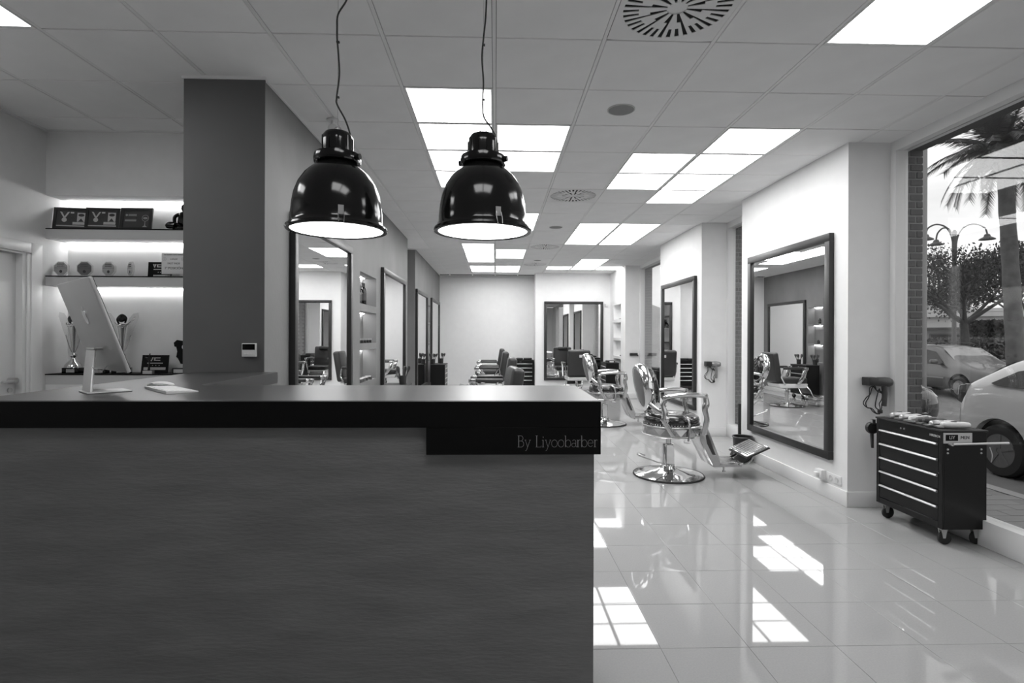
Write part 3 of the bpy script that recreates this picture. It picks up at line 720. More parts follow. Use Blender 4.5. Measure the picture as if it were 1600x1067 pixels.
# trophies
Z = 1.087
def trophy(x, rz, lab):
    t = thing('silver_trophy', lab, 'trophy', (x, 4.53, Z), rz, 'silver cups on the lower shelf')
    b = MB().box(-.066, .066, -.035, .035, 0, .045).build('base', black_gloss, t, bevel=.002)
    MB().box(-.030, .035, -.0365, -.035, .008, .036).build('name_plate', alu, b)
    MB().lathe([(0, .045), (.062, .046), (.058, .065), (.045, .085), (.028, .10), (.018, .115), (.014, .125), (.026, .14), (.026, .15), (.012, .163), (.011, .17)], 28).build('foot', chrome, t)
    MB().lathe([(.010, .168), (.014, .22), (.020, .30), (.028, .36), (.036, .40), (.032, .40), (.012, .25), (0, .20)], 28).build('cup', chrome, t)
    for s in (-1, 1):
        MB().prism([(s * .012, .17), (s * .030, .20), (s * .115, .46), (s * .110, .495), (s * .075, .485), (s * .045, .44)], -.004, .004).build('wing', acryl, t)
        MB().tube(smooth([(s * .014, .0, .17), (s * .04, 0, .24), (s * .06, 0, .31)]), .003, 6).build('wing_rod', chrome, t)
    MB().tube(smooth([(-.045, -.01, .41), (-.02, -.045, .385), (.03, -.045, .39), (.085, -.01, .44)]), .0045, 8).tube(smooth([(-.04, -.01, .395), (0, -.05, .37), (.05, -.04, .40), (.09, -.01, .46)]), .003, 8).build('ribbon', chrome, t)
    MB().lathe([(.0, .0), (.028, .004), (.030, .012), (.018, .02), (0, .016)], 16, Matrix.Translation((0, -.01, .44)) @ Matrix.Rotation(R(75), 4, 'X')).tube(smooth([(-.02, 0, .40), (-.03, -.01, .44), (0, -.01, .475), (.03, -.01, .45), (.02, 0, .41)]), .007, 8).build('ornament', black_gloss, t)
trophy(-3.415, R(0), 'silver cup trophy with glass wings, left of the computer')
trophy(-3.030, R(25), 'silver cup trophy with glass wings, partly hidden behind the computer')
t = thing('small_award', 'small black award base with pale plate behind the computer stand', 'award', (-3.19, 4.50, Z))
MB().box(-.05, .05, 0, .05, 0, .032).build('base', black_gloss, t); MB().box(-.035, .03, -.001, 0, .006, .027).build('name_plate', alu, t)
MB().prism([(-.02, .032), (.02, .032), (.03, .10), (0, .13), (-.03, .10)], .015, .025).build('glass_shard', acryl, t)
t = thing('award_plaque', 'black plaque with pale emblem leaning on the lower shelf', 'plaque', (-2.875, 4.52, Z))
til = Matrix.Rotation(R(-10), 4, 'X')
MB().box(0, .212, 0, .008, 0, .15, til).build('plate', black_lac, t)
mb = MB(); emblem(mb, .075, .10, .032, til); mb.box(.045, .17, -.0012, 0, .080, .087, til).box(.02, .195, -.0012, 0, .028, .05, til)
for k in range(4): mb.box(.06 + k * .026, .066 + k * .026, -.0012, 0, .062, .068, til)
mb.build('printed_emblem', mat('plaque_print', .4, .6), t)
t = thing('small_award', 'small dark star award standing in front of the leaning black plaque', 'award', (-2.775, 4.465, Z))
MB().box(-.04, .035, -.015, .015, 0, .026).build('base', alu, t)
MB().tube([(0, 0, .026), (.005, 0, .11)], [.010, .004], 8).prism([(.0, .10), (-.03, .135), (-.005, .13), (.01, .165), (.012, .13), (.03, .15), (.02, .115)], -.004, .004).build('star', black_gloss, t)
t = thing('map_award', 'dark country-map shaped award on a small base, beside the pillar', 'award', (-2.60, 4.50, Z))
b = MB().box(0, .20, -.02, .03, 0, .045).build('base', black_gloss, t); MB().box(.010, .17, -.0215, -.02, .008, .037).build('name_plate', alu, b)
pp = [(0, .25), (.025, .272), (.09, .262), (.16, .265), (.22, .25), (.21, .20), (.16, .17), (.175, .12), (.14, .09), (.10, .085), (.09, .075), (.055, .08), (.035, .12), (.02, .135), (.028, .18), (.02, .215), (.005, .22)]
MB().prism(pp, 0, .012).build('map_plate', black_lac, t); MB().box(.10, .115, .002, .01, .03, .09).build('support', alu, t)
MB().lathe([(0, 0), (.02, 0), (.02, .001), (0, .001)], 16, Matrix.Translation((.085, 0, .215)) @ Matrix.Rotation(pi / 2, 4, 'X')).build('round_seal', alu, t)

# ------------------------------------------------------------ niche contents
def bottle(x, y, z, r, h, m, lab, grp, pump=False, label_m=None):
    t = thing('bottle', lab, 'bottle', (x, y, z), 0, grp)
    MB().lathe([(0, 0), (r, 0), (r, h * .68), (r * .8, h * .76), (r * .35, h * .8), (r * .35, h * .84)], 16).build('body', m, t)
    MB().lathe([(0, h * .83), (r * .5, h * .83), (r * .5, h), (0, h)], 12).build('cap', plastic_b, t)
    MB().lathe([(r + .0006, h * .2), (r + .0006, h * .55), (r, h * .55), (r, h * .2)], 16).build('label', label_m or plastic_g, t)
    return t
g = 'dark bottles in the top niche compartment'
bottle(-1.53, 6.12, 1.752, .034, .17, black_gloss, 'dark product bottle, nearest in the top niche compartment', g)
bottle(-1.54, 6.22, 1.752, .032, .21, black_gloss, 'tall dark bottle in the middle of the top niche compartment', g)
bottle(-1.52, 6.34, 1.752, .036, .25, black_gloss, 'tallest dark bottle with pale cap line in the top niche compartment', g)
def jar(x, y, z, r, h, lab, grp, m=None):
    t = thing('jar', lab, 'jar', (x, y, z), 0, grp)
    MB().lathe([(0, 0), (r, 0), (r, h * .6), (0, h * .6)], 18).build('tub', m or black_gloss, t)
    MB().lathe([(0, h * .6), (r * 1.04, h * .6), (r * 1.04, h), (0, h)], 18).build('lid', grey_mid, t)
for k in range(5): jar(-1.52, 6.05 + k * .13, 1.315, .042, .055, '%s hair wax jar from the near end of the middle niche compartment' % ORD[k], 'wax jars in the middle niche compartment')
for k in range(4):
    t = thing('product_box', '%s flat dark product box from the near end of the bottom niche compartment' % ORD[k], 'box', (-1.52, 6.07 + k * .17, .88), R(10 * k - 12), 'flat boxes in the bottom niche compartment')
    MB().box(-.04, .04, -.06, .06, 0, .035).build('carton', grey_dk, t, bevel=.002); MB().box(-.03, .03, -.045, .045, .035, .0358).build('print', grey_lt, t)
for k, (z, h) in enumerate(((1.71, .12), (1.26, .08), (.826, .1))):
    bottle(-1.56, 12.15 + .05 * k, z, .03, h, black_gloss, 'small dark bottle in the %s compartment of the far narrow niche' % ('top', 'middle', 'bottom')[k], 'bottles in the far niche')
for k, (y, z, h, w) in enumerate(((12.8, 1.373, .22, .03), (12.85, .931, .08, .06), (13.05, .931, .03, .06), (13.0, 1.815, .02, .12), (13.2, .5, .1, .05))):
    bottle(3.02, y, z, w * .5, h, black_gloss, ['tall dark bottle in the second compartment of the far white niche', 'squat black jar in the third compartment of the far white niche', 'low dark tin beside the squat jar in the far white niche',
           'flat dark tin in the top compartment of the far white niche', 'dark bottle in the lowest compartment of the far white niche'][k], 'products in the far white niche')

# ------------------------------------------------------------ antique chrome barber chair (faces +X)
def base_disc(t, r, z1=.10):
    MB().lathe([(0, 0), (r, 0), (r + .004, .006), (r, .016), (r - .008, .018)], 56).build('base_rim', rubber, t)
    MB().lathe([(r - .006, .016), (r * .86, .026), (r * .62, .040), (r * .36, .058), (r * .24, .075), (.070, z1), (.0, z1)], 56).build('base_disc', chrome, t)
t = antique = thing('antique_barber_chair', 'ornate chrome barber chair with round button-tufted back, nearest the camera', 'barber chair', (1.755, 5.485, 0), 0, 'chrome barber chairs')
base_disc(t, .348)
MB().lathe([(.066, .09), (.060, .12), (.058, .30), (.053, .32), (.028, .325), (.028, .42), (0, .42)], 28).box(-.036, .036, -.072, -.045, .13, .315).build('column', chrome, t, bevel=0)
MB().tube(smooth([(-.02, -.06, .10), (-.05, -.08, .115), (-.18, -.08, .165), (-.32, -.08, .215), (-.335, -.08, .23), (-.32, -.09, .238), (-.26, -.08, .215)]), .006, 8).build('pump_lever', chrome, t)
MB().lathe([(.0, .392), (.20, .396), (.272, .412), (.284, .425), (.284, .515), (.278, .525), (0, .525)], 20, Matrix.Translation((.025, 0, 0))).build('seat_ring', chrome_r, t, ang=12)
MB().lathe([(.2845, .421), (.287, .423), (.287, .429), (.2845, .431)], 20, Matrix.Translation((.025, 0, 0))).lathe([(.2845, .508), (.288, .510), (.288, .518), (.2845, .520)], 20, Matrix.Translation((.025, 0, 0))).build('ring_band', steel, t)
for an in (-90, -50, -130, 90, 0, 180):
    M = Matrix.Translation((.03, 0, 0)) @ Matrix.Rotation(R(an), 4, 'Z')
    MB().prism([(-.06, .50), (.06, .50), (.0, .435)], .280, .290, M @ Matrix.Rotation(-pi / 2, 4, 'Z')).build('ring_ornament', chrome, t)
se = MB().lathe([(.265, .525), (.27, .545), (.272, .575), (.262, .605), (.22, .628), (.14, .636), (.05, .632), (0, .625)], 48, Matrix.Translation((.03, 0, 0))).build('seat', black_leather2, t, ang=80)
st = MB()
for k in range(64):
    an = 2 * pi * k / 64
    st.cbox((.03 + .273 * cos(an), .273 * sin(an), .537), (.012, .012, .012), (0, 0, an))
st.build('nail_studs', chrome, se)
# back
Mb = Matrix.Translation((-.245, 0, .895)) @ Matrix.Rotation(R(90 - 12), 4, 'Y')
k_ = 1.18
Msc = Mb @ Matrix.Diagonal((k_, 1, 1, 1))
MB().lathe([(.165, -.055), (.185, -.06), (.20, -.045), (.205, -.01), (.20, .03), (.185, .045), (.168, .04), (.160, .0)], 48, Msc).build('back_rim', chrome, t, ang=60)
MB().lathe([(0, -.072), (.08, -.070), (.14, -.062), (.17, -.05), (.17, -.03), (0, -.03)], 40, Msc).build('back_shell', grey_leather, t, ang=60)
# tufted cushion
vs = []; fs = []; NR, NA = 14, 56
for i in range(NR + 1):
    r = .172 * i / NR
    for k in range(NA):
        an = 2 * pi * k / NA; x = r * cos(an); y = r * sin(an)
        hh = .095 * (1 - (r / .172) ** 4) ** .5 if r < .172 else 0
        q = .5 + .5 * cos(x * 2 * pi / .075 + y * 0) * cos(y * 2 * pi / .075)
        vs.append((x, y, .03 + hh - .018 * (1 - q) * (1 - (r / .172) ** 2)))
for i in range(NR):
    for k in range(NA): fs.append((i * NA + k, i * NA + (k + 1) % NA, (i + 1) * NA + (k + 1) % NA, (i + 1) * NA + k))
bc = MB().add(vs, fs, Msc).build('backrest', black_leather2, t, ang=80)
bt = MB()
for i in range(-4, 5):
    for j in range(-4, 5):
        x, y = i * .0375, j * .0375
        if (i + j) % 2 and x * x + y * y < .02: bt.lathe([(0, .0), (.005, .001), (.004, .006), (0, .008)], 8, Msc @ Matrix.Translation((x, y, .072 * (1 - ((x * x + y * y) ** .5 / .172) ** 4) ** .5 + .010)))
bt.build('tuft_buttons', black_leather2, bc)
for s in (-1, 1):
    MB().tube(smooth([(-.235, s * .15, .74), (-.20, s * .20, .70), (-.15, s * .24, .66), (-.11, s * .265, .63)]), 0.024, 10, sx=.6).build('back_support', chrome_r, t)
    MB().tube(smooth([(-.14, s * .262, .795), (-.07, s * .268, .822), (.08, s * .272, .838), (.20, s * .275, .838), (.285, s * .275, .826)]), [.018] + [.024] * 22 + [.027] * 2, 12, sx=1.25).build('armrest', chrome, t)
    MB().tube(smooth([(-.115, s * .268, .79), (-.14, s * .27, .74), (-.12, s * .275, .66), (-.13, s * .278, .60), (-.10, s * .28, .54), (-.03, s * .27, .44)]), [.024] * 8 + [.03] * 10 + [.026] * 8, 12, sx=.55).build('rear_arm_post', chrome_r, t)
    MB().tube(smooth([(.270, s * .275, .825), (.280, s * .278, .76), (.265, s * .28, .70), (.285, s * .278, .60), (.265, s * .25, .45)]), [.026, .028, .034, .028, .024, .03, .024], 12, sx=.6).build('front_arm_post', chrome_r, t)
    MB().cbox((-.122, s * .285, .60), (.075, .012, .075), (0, R(45), 0)).build('diamond_plate', chrome, t, bevel=.004)
MB().tube(smooth([(.06, -.285, .64), (.10, -.297, .60), (.115, -.295, .50), (.10, -.29, .38)]), .011, 8).tube([(.06, -.29, .39), (.12, -.29, .385)], .013, 8).build('recline_lever', chrome, t)
# legrest
lg = MB().prism([(.25, .50), (.34, .50), (.46, .20), (.465, .115), (.40, .115), (.265, .38)], -.17, .17).build('legrest', chrome_r, t, bevel=.006)
for s in (-1, 1):
    MB().prism([(.315, .44), (.335, .44), (.415, .24), (.385, .24), (.33, .35)], s * .1695, s * .173).build('dark_inset', grey_dk, lg)
ins = MB().add([(.3345, -.12, .47), (.3345, .12, .47), (.444, .12, .215), (.444, -.12, .215), (.338, -.12, .472), (.338, .12, .472), (.448, .12, .218), (.448, -.12, .218)], [(0, 1, 2, 3), (4, 7, 6, 5), (0, 4, 5, 1), (1, 5, 6, 2), (2, 6, 7, 3), (3, 7, 4, 0)]).build('calf_pad', black_leather2, lg)
fo = MB().box(.43, .69, -.15, .15, .112, .158).build('foot_frame', chrome_r, t, bevel=.005)
MB().tube(smooth([(.66, -.15, .14), (.73, -.155, .15), (.78, -.155, .19), (.81, -.155, .25)]), .013, 8).tube(smooth([(.66, .15, .14), (.73, .155, .15), (.78, .155, .19), (.81, .155, .25)]), .013, 8).build('foot_bracket', chrome, fo)
Mf = Matrix.Translation((.82, 0, .275)) @ Matrix.Rotation(R(-24), 4, 'Y')
MB().box(-.115, .115, -.20, .20, -.012, .004, Mf).build('footplate', chrome, t, bevel=.004)
gr = MB()
for k in range(9): gr.box(-.10 + k * .0235, -.085 + k * .0235, -.185, .185, .004, .010, Mf)
gr.build('tread', chrome_r, t)
MB().box(-.125, .125, -.21, .21, -.020, -.012, Mf).build('footplate_edge', rubber, t)
MB().tube([(.52, -.12, .125), (.52, -.12, .07)], .010, 8).tube([(.52, .12, .125), (.52, .12, .07)], .010, 8).lathe([(0, .06), (.016, .06), (.016, .07), (0, .07)], 12, Matrix.Translation((.52, -.12, 0))).lathe([(0, .06), (.016, .06), (.016, .07), (0, .07)], 12, Matrix.Translation((.52, .12, 0))).build('stop_peg', chrome, t)
copy_tree(antique, (1.745, 8.70, 0), 0, 'ornate chrome barber chair with round tufted back, farther one by the second right mirror')

# ------------------------------------------------------------ modern black barber chair (faces +X local)
def black_chair():
    t = thing('barber_chair', '', 'barber chair', (0, 0, 0), 0, 'black padded barber chairs')
    base_disc(t, .33, .07)
    MB().lathe([(.045, .06), (.043, .30), (.03, .31), (.03, .38), (0, .38)], 24).build('column', chrome, t)
    MB().tube([(0, -.04, .09), (-.12, -.16, .14), (-.20, -.24, .18)], .007, 8).build('pump_lever', chrome, t)
    MB().prism([(-.27, .385), (.27, .385), (.30, .47), (-.30, .47)], -.25, .25).build('seat_shell', white_pl, t, bevel=.02)
    MB().box(-.25, .29, -.24, .24, .47, .585).build('seat', black_leather, t, bevel=.035, seg=4)
    Mb = Matrix.Translation((-.27, 0, .50)) @ Matrix.Rotation(R(-9), 4, 'Y')
    MB().box(-.075, .055, -.255, .255, .0, .60, Mb).build('backrest', black_leather, t, bevel=.045, seg=4)
    for s in (-1, 1):
        MB().box(-.24, .16, s * .305 - .032, s * .305 + .032, .755, .805).build('armrest', black_leather, t, bevel=.02, seg=3)
        MB().box(.155, .25, s * .305 - .034, s * .305 + .034, .745, .80).prism([(.16, .75), (.24, .75), (.20, .60), (.10, .47), (.02, .47), (.12, .60)], s * .305 - .016, s * .305 + .016).build('arm_bracket', chrome, t, bevel=.006)
        MB().tube([(-.24, s * .30, .77), (-.27, s * .28, .60), (-.18, s * .27, .45)], .013, 8).build('back_bracket', chrome, t)
        MB().tube(smooth([(.27, s * .19, .46), (.36, s * .20, .34), (.44, s * .20, .20), (.56, s * .20, .16)]), .012, 8).build('footrest_arm', chrome, t)
    MB().cbox((.36, 0, .34), (.03, .34, .20), (0, R(-35), 0)).build('calf_pad', black_leather, t, bevel=.012)
    MB().cbox((.58, 0, .175), (.20, .42, .02), (0, R(-18), 0)).build('footplate', chrome_r, t, bevel=.006)
    return t
bc = black_chair(); bc.location = (-.165, 5.40, 0); bc.rotation_euler = (0, 0, pi + R(5)); bc['label'] = 'black padded barber chair nearest the counter, only its rounded back top showing'
copy_tree(bc, (-.12, 7.95, 0), pi, 'black padded barber chair, second from the counter, facing the stucco wall')
copy_tree(bc, (-.16, 10.95, 0), pi, 'black padded barber chair, third from the counter, facing the far stucco wall')
copy_tree(bc, (-.20, 13.45, 0), pi, 'black padded barber chair farthest back on the left side')
bd = copy_tree(bc, (1.90, 12.72, 0), pi / 2, 'black padded barber chair seen from behind facing the back wall mirror')
hr = MB().box(.045, .11, -.13, .13, .50, .60, Matrix.Translation((-.27, 0, .50)) @ Matrix.Rotation(R(-9), 4, 'Y')).build('headrest', black_leather, bd, bevel=.03, seg=3)
MB().box(-.079, -.075, -.11, .0, .44, .50, Matrix.Translation((-.27, 0, .50)) @ Matrix.Rotation(R(-9), 4, 'Y')).build('paper_tag', white_pl, bd)

# ------------------------------------------------------------ tool trolleys (drawers face -X, side faces -Y)
def trolley(lab, loc, rz, sign=False):
    t = thing('tool_trolley', lab, 'tool trolley', loc, rz, 'black drawer trolleys')
    W, D, z0, z1 = .635, .305, .115, .768
    # local: front at X=0, extends +X to D, Y 0..W
    MB().box(.012, D, 0, W, z0, z1).box(0, .012, 0, .035, z0, z1).box(0, .012, W - .035, W, z0, z1).box(0, .012, .035, W - .035, z0, z0 + .045).box(0, .012, .035, W - .035, z1 - .075, z1).build('cabinet', black_metal, t, bevel=.002, seg=1)
    MB().box(-.006, D + .006, -.006, W + .006, z1, z1 + .012).build('top_tray', rubber, t, bevel=.002, seg=1)
    dh = (z1 - .075 - z0 - .045) / 5
    dm = MB().box(.002, .014, .038, W - .038, .004, dh - .004).mesh('drawer', black_metal, .001, 1)
    hm = MB().prism([(-.014, dh - .016), (.002, dh - .022), (.002, dh - .004), (-.010, dh - .004)], .042, W - .042).mesh('handle', alu, .001, 1)
    for k in range(5):
        dr = link('drawer', dm, t, (0, 0, z0 + .045 + k * dh)); link('handle', hm, dr)
    MB().lathe([(0, 0), (.009, 0), (.009, .006), (0, .006)], 14, Matrix.Translation((0, W * .53, z1 - .035)) @ Matrix.Rotation(-pi / 2, 4, 'Y')).lathe([(0, 0), (.006, 0), (.006, .01), (0, .01)], 10, Matrix.Translation((0, W * .575, z1 - .035)) @ Matrix.Rotation(-pi / 2, 4, 'Y')).build('lock', chrome, t)
    for (x, y) in ((.045, .05), (.045, W - .05), (D - .04, .05), (D - .04, W - .05)):
        cs = MB().box(x - .018, x + .018, y - .022, y + .022, .100, z0).prism([(x - .02, .105), (x + .02, .105), (x + .008, .045), (x - .008, .045)], y - .016, y - .012).prism([(x - .02, .105), (x + .02, .105), (x + .008, .045), (x - .008, .045)], y + .012, y + .016).build('caster', alu, t)
        MB().lathe([(.0, -.011), (.020, -.011), (.040, -.010), (.045, -.006), (.045, .006), (.040, .010), (.02, .011), (0, .011)], 24, Matrix.Translation((x + .012, y, .045)) @ Matrix.Rotation(pi / 2, 4, 'X')).build('wheel', rubber, cs)
    if sign:
        text('maker_name', 'HIREBOX', .022, face_mx(-.0006, W * .10, z1 - .035), grey_lt, t)
        s = MB().box(.004, .200, -.004, -.0002, z1 - .075, z1 - .004).build('sign_plate', alu, t)
        MB().box(.018, .102, -.0052, -.004, z1 - .057, z1 - .016).build('dark_field', black_lac, s)
        text('sign_word', 'LIY', .030, face_y(.060, -.0062, z1 - .036), grey_lt, s)
        text('sign_word', 'MEN', .030, face_y(.150, -.0052, z1 - .036), grey_dk, s)
        MB().tube([(.045, -.03, z1 - .075), (D + .12, -.03, z1 - .068)], .008, 10).tube([(.045, 0, z1 - .078), (.045, -.03, z1 - .078)], .010, 10).build('side_rail', alu, t)
        for x in (.035, .265):
            for z in (z1 - .115, z1 - .140): MB().lathe([(0, 0), (.007, 0), (.006, .004), (0, .005)], 10, Matrix.Translation((x, 0, z)) @ Matrix.Rotation(pi / 2, 4, 'X')).build('bolt', alu, t)
        MB().tube(smooth([(D + .01, -.01, z1 - .10), (D + .025, -.012, z1 - .15), (D + .02, -.01, z1 - .2)]), .003, 6).build('wire_loop', alu, t)
    return t
tr = trolley('black five-drawer tool trolley on casters beside the large window', (2.992, 3.565, 0), 0, True)
tr2 = trolley('black drawer trolley in the back left corner behind the padded chairs', (1.00, 14.17, 0), pi / 2)
copy_tree(tr2, (-1.09, 12.52, 0), pi, 'black drawer trolley against the far stucco wall')
copy_tree(tr2, (-1.10, 7.22, 0), pi, 'black drawer trolley below the second stucco wall mirror')
copy_tree(tr2, (2.60, 12.75, 0), 0, 'black drawer trolley in front of the far white niche')
copy_tree(tr2, (2.92, 9.85, 0), 0, 'black drawer trolley in the window bay behind the chrome chairs')
# clippers on the near trolley
def clipper(x, y, rz, m, lab, k):
    t = thing('hair_clipper', lab, 'clipper', (x, y, .780), rz, 'hair clippers on the near trolley'); t.scale = (1.12, 1.12, 1.2)
    vs = []; fs = []; n = 12; st = [(-.085, .012, .010), (-.08, .018, .016), (-.04, .021, .020), (0, .019, .018), (.04, .021, .019), (.07, .023, .015)]
    for (px, ry, rz_) in st:
        for q in range(n): an = 2 * pi * q / n; vs.append((px, ry * cos(an), .021 + rz_ * sin(an)))
    for i in range(len(st) - 1):
        for q in range(n): fs.append((i * n + q, i * n + (q + 1) % n, (i + 1) * n + (q + 1) % n, (i + 1) * n + q))
    fs += [tuple(range(n)), tuple(range((len(st) - 1) * n, len(st) * n))]
    MB().add(vs, fs).build('body', m, t, ang=70)
    b = MB().box(-.11, -.08, -.020, .020, .008, .016); 
    for j in range(9): b.box(-.118, -.11, -.020 + j * .0047, -.018 + j * .0047, .008, .014)
    b.build('blade', steel, t)
    MB().box(-.03, .0, -.006, .006, .038, .042).build('switch', plastic_g, t)
    MB().box(.03, .06, .018, .027, .015, .02).build('taper_lever', steel, t)
cw = mat('satin_silver_plastic', .62, .25, .6)
for k, (x, y, rz, m, lab) in enumerate(((3.13, 4.12, 14, cw, 'silver clipper, farthest left on the near trolley'), (3.13, 4.02, 10, cw, 'silver clipper, second from the wall end of the near trolley'), (3.13, 3.925, 8, white_pl, 'pale rounded clipper in the middle of the near trolley'),
        (3.13, 3.86, 5, mat('graphite_plastic', .12, .3), 'dark clipper with pale top stripe beside the pale one'), (3.13, 3.79, 3, plastic_b, 'black clipper between the dark and the bright clippers'), (3.12, 3.715, 4, cw, 'bright chrome clipper near the front corner of the trolley'), (3.145, 3.635, -8, white_pl, 'white clipper lying slantwise at the front corner of the trolley'))):
    clipper(x, y, R(rz), m, lab, k)
t = thing('scissors', 'steel scissors lying at the window end of the near trolley top', 'scissors', (3.262, 3.72, .786), R(-80))
for s in (-1, 1):
    MB().prism([(0, 0), (.008, .003 * s), (.10, .012 * s), (.0, .008 * s)], -.003 + s * .001, .000 + s * .001, ax='Z').tube([(-.05 + .016 * cos(q), -s * .022 + .014 * sin(q), .0) for q in [2 * pi * k / 14 for k in range(15)]], .0025, 6).tube([(-.036, -s * .018, 0), (.0, s * .003, 0)], .003, 6).build('blade', steel, t)
# fan / cord hung at the trolley's far end
t = thing('hanging_hand_tool', 'dark round-headed hand tool hanging on the far end of the near trolley', 'tool', (3.005, 4.27, .68))
MB().lathe([(0, -.02), (.045, -.018), (.05, 0), (.045, .018), (0, .02)], 20, Matrix.Rotation(pi / 2, 4, 'X')).build('head', plastic_b, t)
MB().tube([(0, 0, -.04), (.005, 0, -.16)], [.014, .010], 8).build('handle', plastic_b, t)
MB().box(-.012, .012, -.025, 0, .03, .07).build('hook', steel, t)
# brush pots
def brush_pot(x, y, z, lab):
    t = thing('brush_pot', lab, 'brush pot', (x, y, z))
    MB().lathe([(0, 0), (.045, 0), (.05, .11), (.046, .11), (.042, .01), (0, .01)], 20).build('pot', plastic_b, t)
    for k in range(5):
        an = 2 * pi * k / 5 + .3; dx, dy = cos(an) * .05, sin(an) * .05
        MB().tube([(dx * .4, dy * .4, .02), (dx * 1.2, dy * 1.2, .15)], .006, 6).tube([(dx * 1.2, dy * 1.2, .15), (dx * 1.5, dy * 1.5, .20), (dx * 1.6, dy * 1.6, .23)], [.008, .02, .012], 8).build('brush', plastic_g if k % 2 else plastic_b, t)
brush_pot(-1.18, 7.02, .78, 'black pot of hair brushes on the trolley below the second stucco mirror')
brush_pot(-1.22, 12.40, .78, 'black pot of hair brushes on the trolley by the far stucco wall')
brush_pot(-1.36, 12.0, .78, 'black pot of brushes at the wall edge of the far stucco wall trolley')
for k, (x, y, w, lab) in enumerate(((.85, 14.3, .11, 'dark zipped tool pouch at the right of the corner trolley top'), (.635, 14.3, .09, 'dark tool pouch in the middle of the corner trolley top'), (.47, 14.3, .07, 'small dark pouch at the left of the corner trolley top'))):
    t = thing('tool_pouch', lab, 'pouch', (x, y, .78)); MB().box(-w, w, -.07, .07, 0, .055).build('pouch', plastic_b, t, bevel=.022, seg=3); MB().box(-w * .7, w * .7, -.073, -.068, .030, .036).build('zip', plastic_g, t)
t = thing('tool_pouch', 'dark pouch with white label on the trolley before the far white niche', 'pouch', (2.75, 13.0, .78)); MB().box(-.09, .09, -.16, .16, 0, .05).build('pouch', plastic_b, t, bevel=.02); MB().box(-.05, .05, -.165, -.158, .01, .04).build('label', white_pl, t)
t = thing('tool_pouch', 'dark pouch on the trolley in the window bay behind the chrome chairs', 'pouch', (3.05, 10.1, .78)); MB().box(-.09, .09, -.2, .2, 0, .05).build('pouch', plastic_b, t, bevel=.02); MB().box(-.05, .05, -.205, -.198, .01, .04).build('label', grey_mid, t)

# ------------------------------------------------------------ wall dryers, holders, sockets, bin
def dryer(x, y, z, m, lab, mirror_=False):
    t = thing('hair_dryer', lab, 'hair dryer', (x, y, z), 0, 'hair dryers hung on the white piers')
    MB().lathe([(0, -.075), (.018, -.075), (.022, -.03), (.036, -.01), (.040, .05), (.038, .085), (.025, .10), (0, .10)], 24, Matrix.Translation((0, -.06, 0)) @ Matrix.Rotation(R(93), 4, 'Y')).build('barrel', m, t)
    MB().tube([(.045, -.06, -.02), (.052, -.06, -.10), (.048, -.06, -.20)], [.020, .019, .016], 12, sx=1.2).build('grip', m, t)
    MB().box(-.10, -.02, -.095, 0, -.032, .035).box(.02, .13, -.02, 0, -.028, -.018).build('wall_holder', plastic_b, t, bevel=.004)
    MB().lathe([(0, .098), (.03, .098), (.028, .106), (0, .108)], 20, Matrix.Translation((0, -.06, 0)) @ Matrix.Rotation(R(93), 4, 'Y')).build('rear_filter', grey_mid if m == plastic_g else plastic_g, t)
    pts = []
    for k in range(34):
        an = k * .42; rr = .080 + .016 * sin(k * 1.7)
        pts.append((-.025 + rr * .85 * cos(an) + .010 * sin(k), -.05 + .012 * sin(k * .9), -.150 + rr * 1.25 * sin(an)))
    pts = [(.048, -.06, -.20)] + pts + [(-.02, -.05, -.20), (.02, -.05, -.235)]
    MB().tube(smooth(pts, 4), .0042, 6).build('power_cord', rubber, t)
    MB().cbox((.02, -.05, -.245), (.030, .03, .032)).build('plug', plastic_b, t, bevel=.006)
dryer(3.13, 4.43, 1.04, plastic_g, 'dark hair dryer with coiled cord on the pier above the near trolley')
dryer(3.05, 7.64, 1.02, mat('chrome_grey_shell', .35, .25, .6), 'grey chrome hair dryer with coiled cord on the second white pier')
t = thing('dryer_holder', 'empty black dryer holder on the far white pier', 'holder', (3.13, 12.3, 1.0))
MB().box(-.09, .08, -.08, 0, -.03, .03).build('bracket', plastic_b, t, bevel=.008); MB().box(.08, .10, -.05, -.03, -.04, -.01).build('peg', plastic_b, t)
t = thing('wall_socket', 'white double wall socket with plugged adaptor under the nearest right mirror', 'socket', (XR, 4.50, .15))
MB().box(-.010, 0, 0, .21, 0, .078).build('socket_plate', white_pl, t, bevel=.003)
for y in (.055, .135): MB().lathe([(0, 0), (.02, 0), (.022, .004), (.0, .001)], 18, Matrix.Translation((-.010, y, .039)) @ Matrix.Rotation(-pi / 2, 4, 'Y')).build('socket_face', grey_lt, t)
MB().box(-.055, -.008, .20, .30, .005, .085).build('adaptor', white_pl, t, bevel=.006); MB().box(-.085, -.05, .23, .27, .02, .06).build('plug', white_pl, t, bevel=.004)
t = thing('waste_bin', 'black round waste bin against the wall behind the chrome footrest', 'bin', (2.79, 6.08, 0))
MB().lathe([(0, 0), (.088, 0), (.105, .27), (.108, .275), (.100, .275), (.085, .01), (0, .01)], 32).build('bucket', plastic_b, t)
MB().lathe([(.098, .268), (.110, .268), (.113, .278), (.108, .285), (.098, .28)], 32).build('rim', plastic_g, t)
t = thing('dustpan', 'tall narrow black dustpan standing upright beside the waste bin', 'dustpan', (2.86, 6.30, 0))
MB().box(-.02, .01, -.015, .015, .10, .62).build('handle', plastic_b, t, bevel=.003); MB().prism([(-.07, 0), (.03, 0), (.03, .02), (.015, .11), (-.015, .11), (-.07, .012)], -.11, .11).build('pan', plastic_b, t)

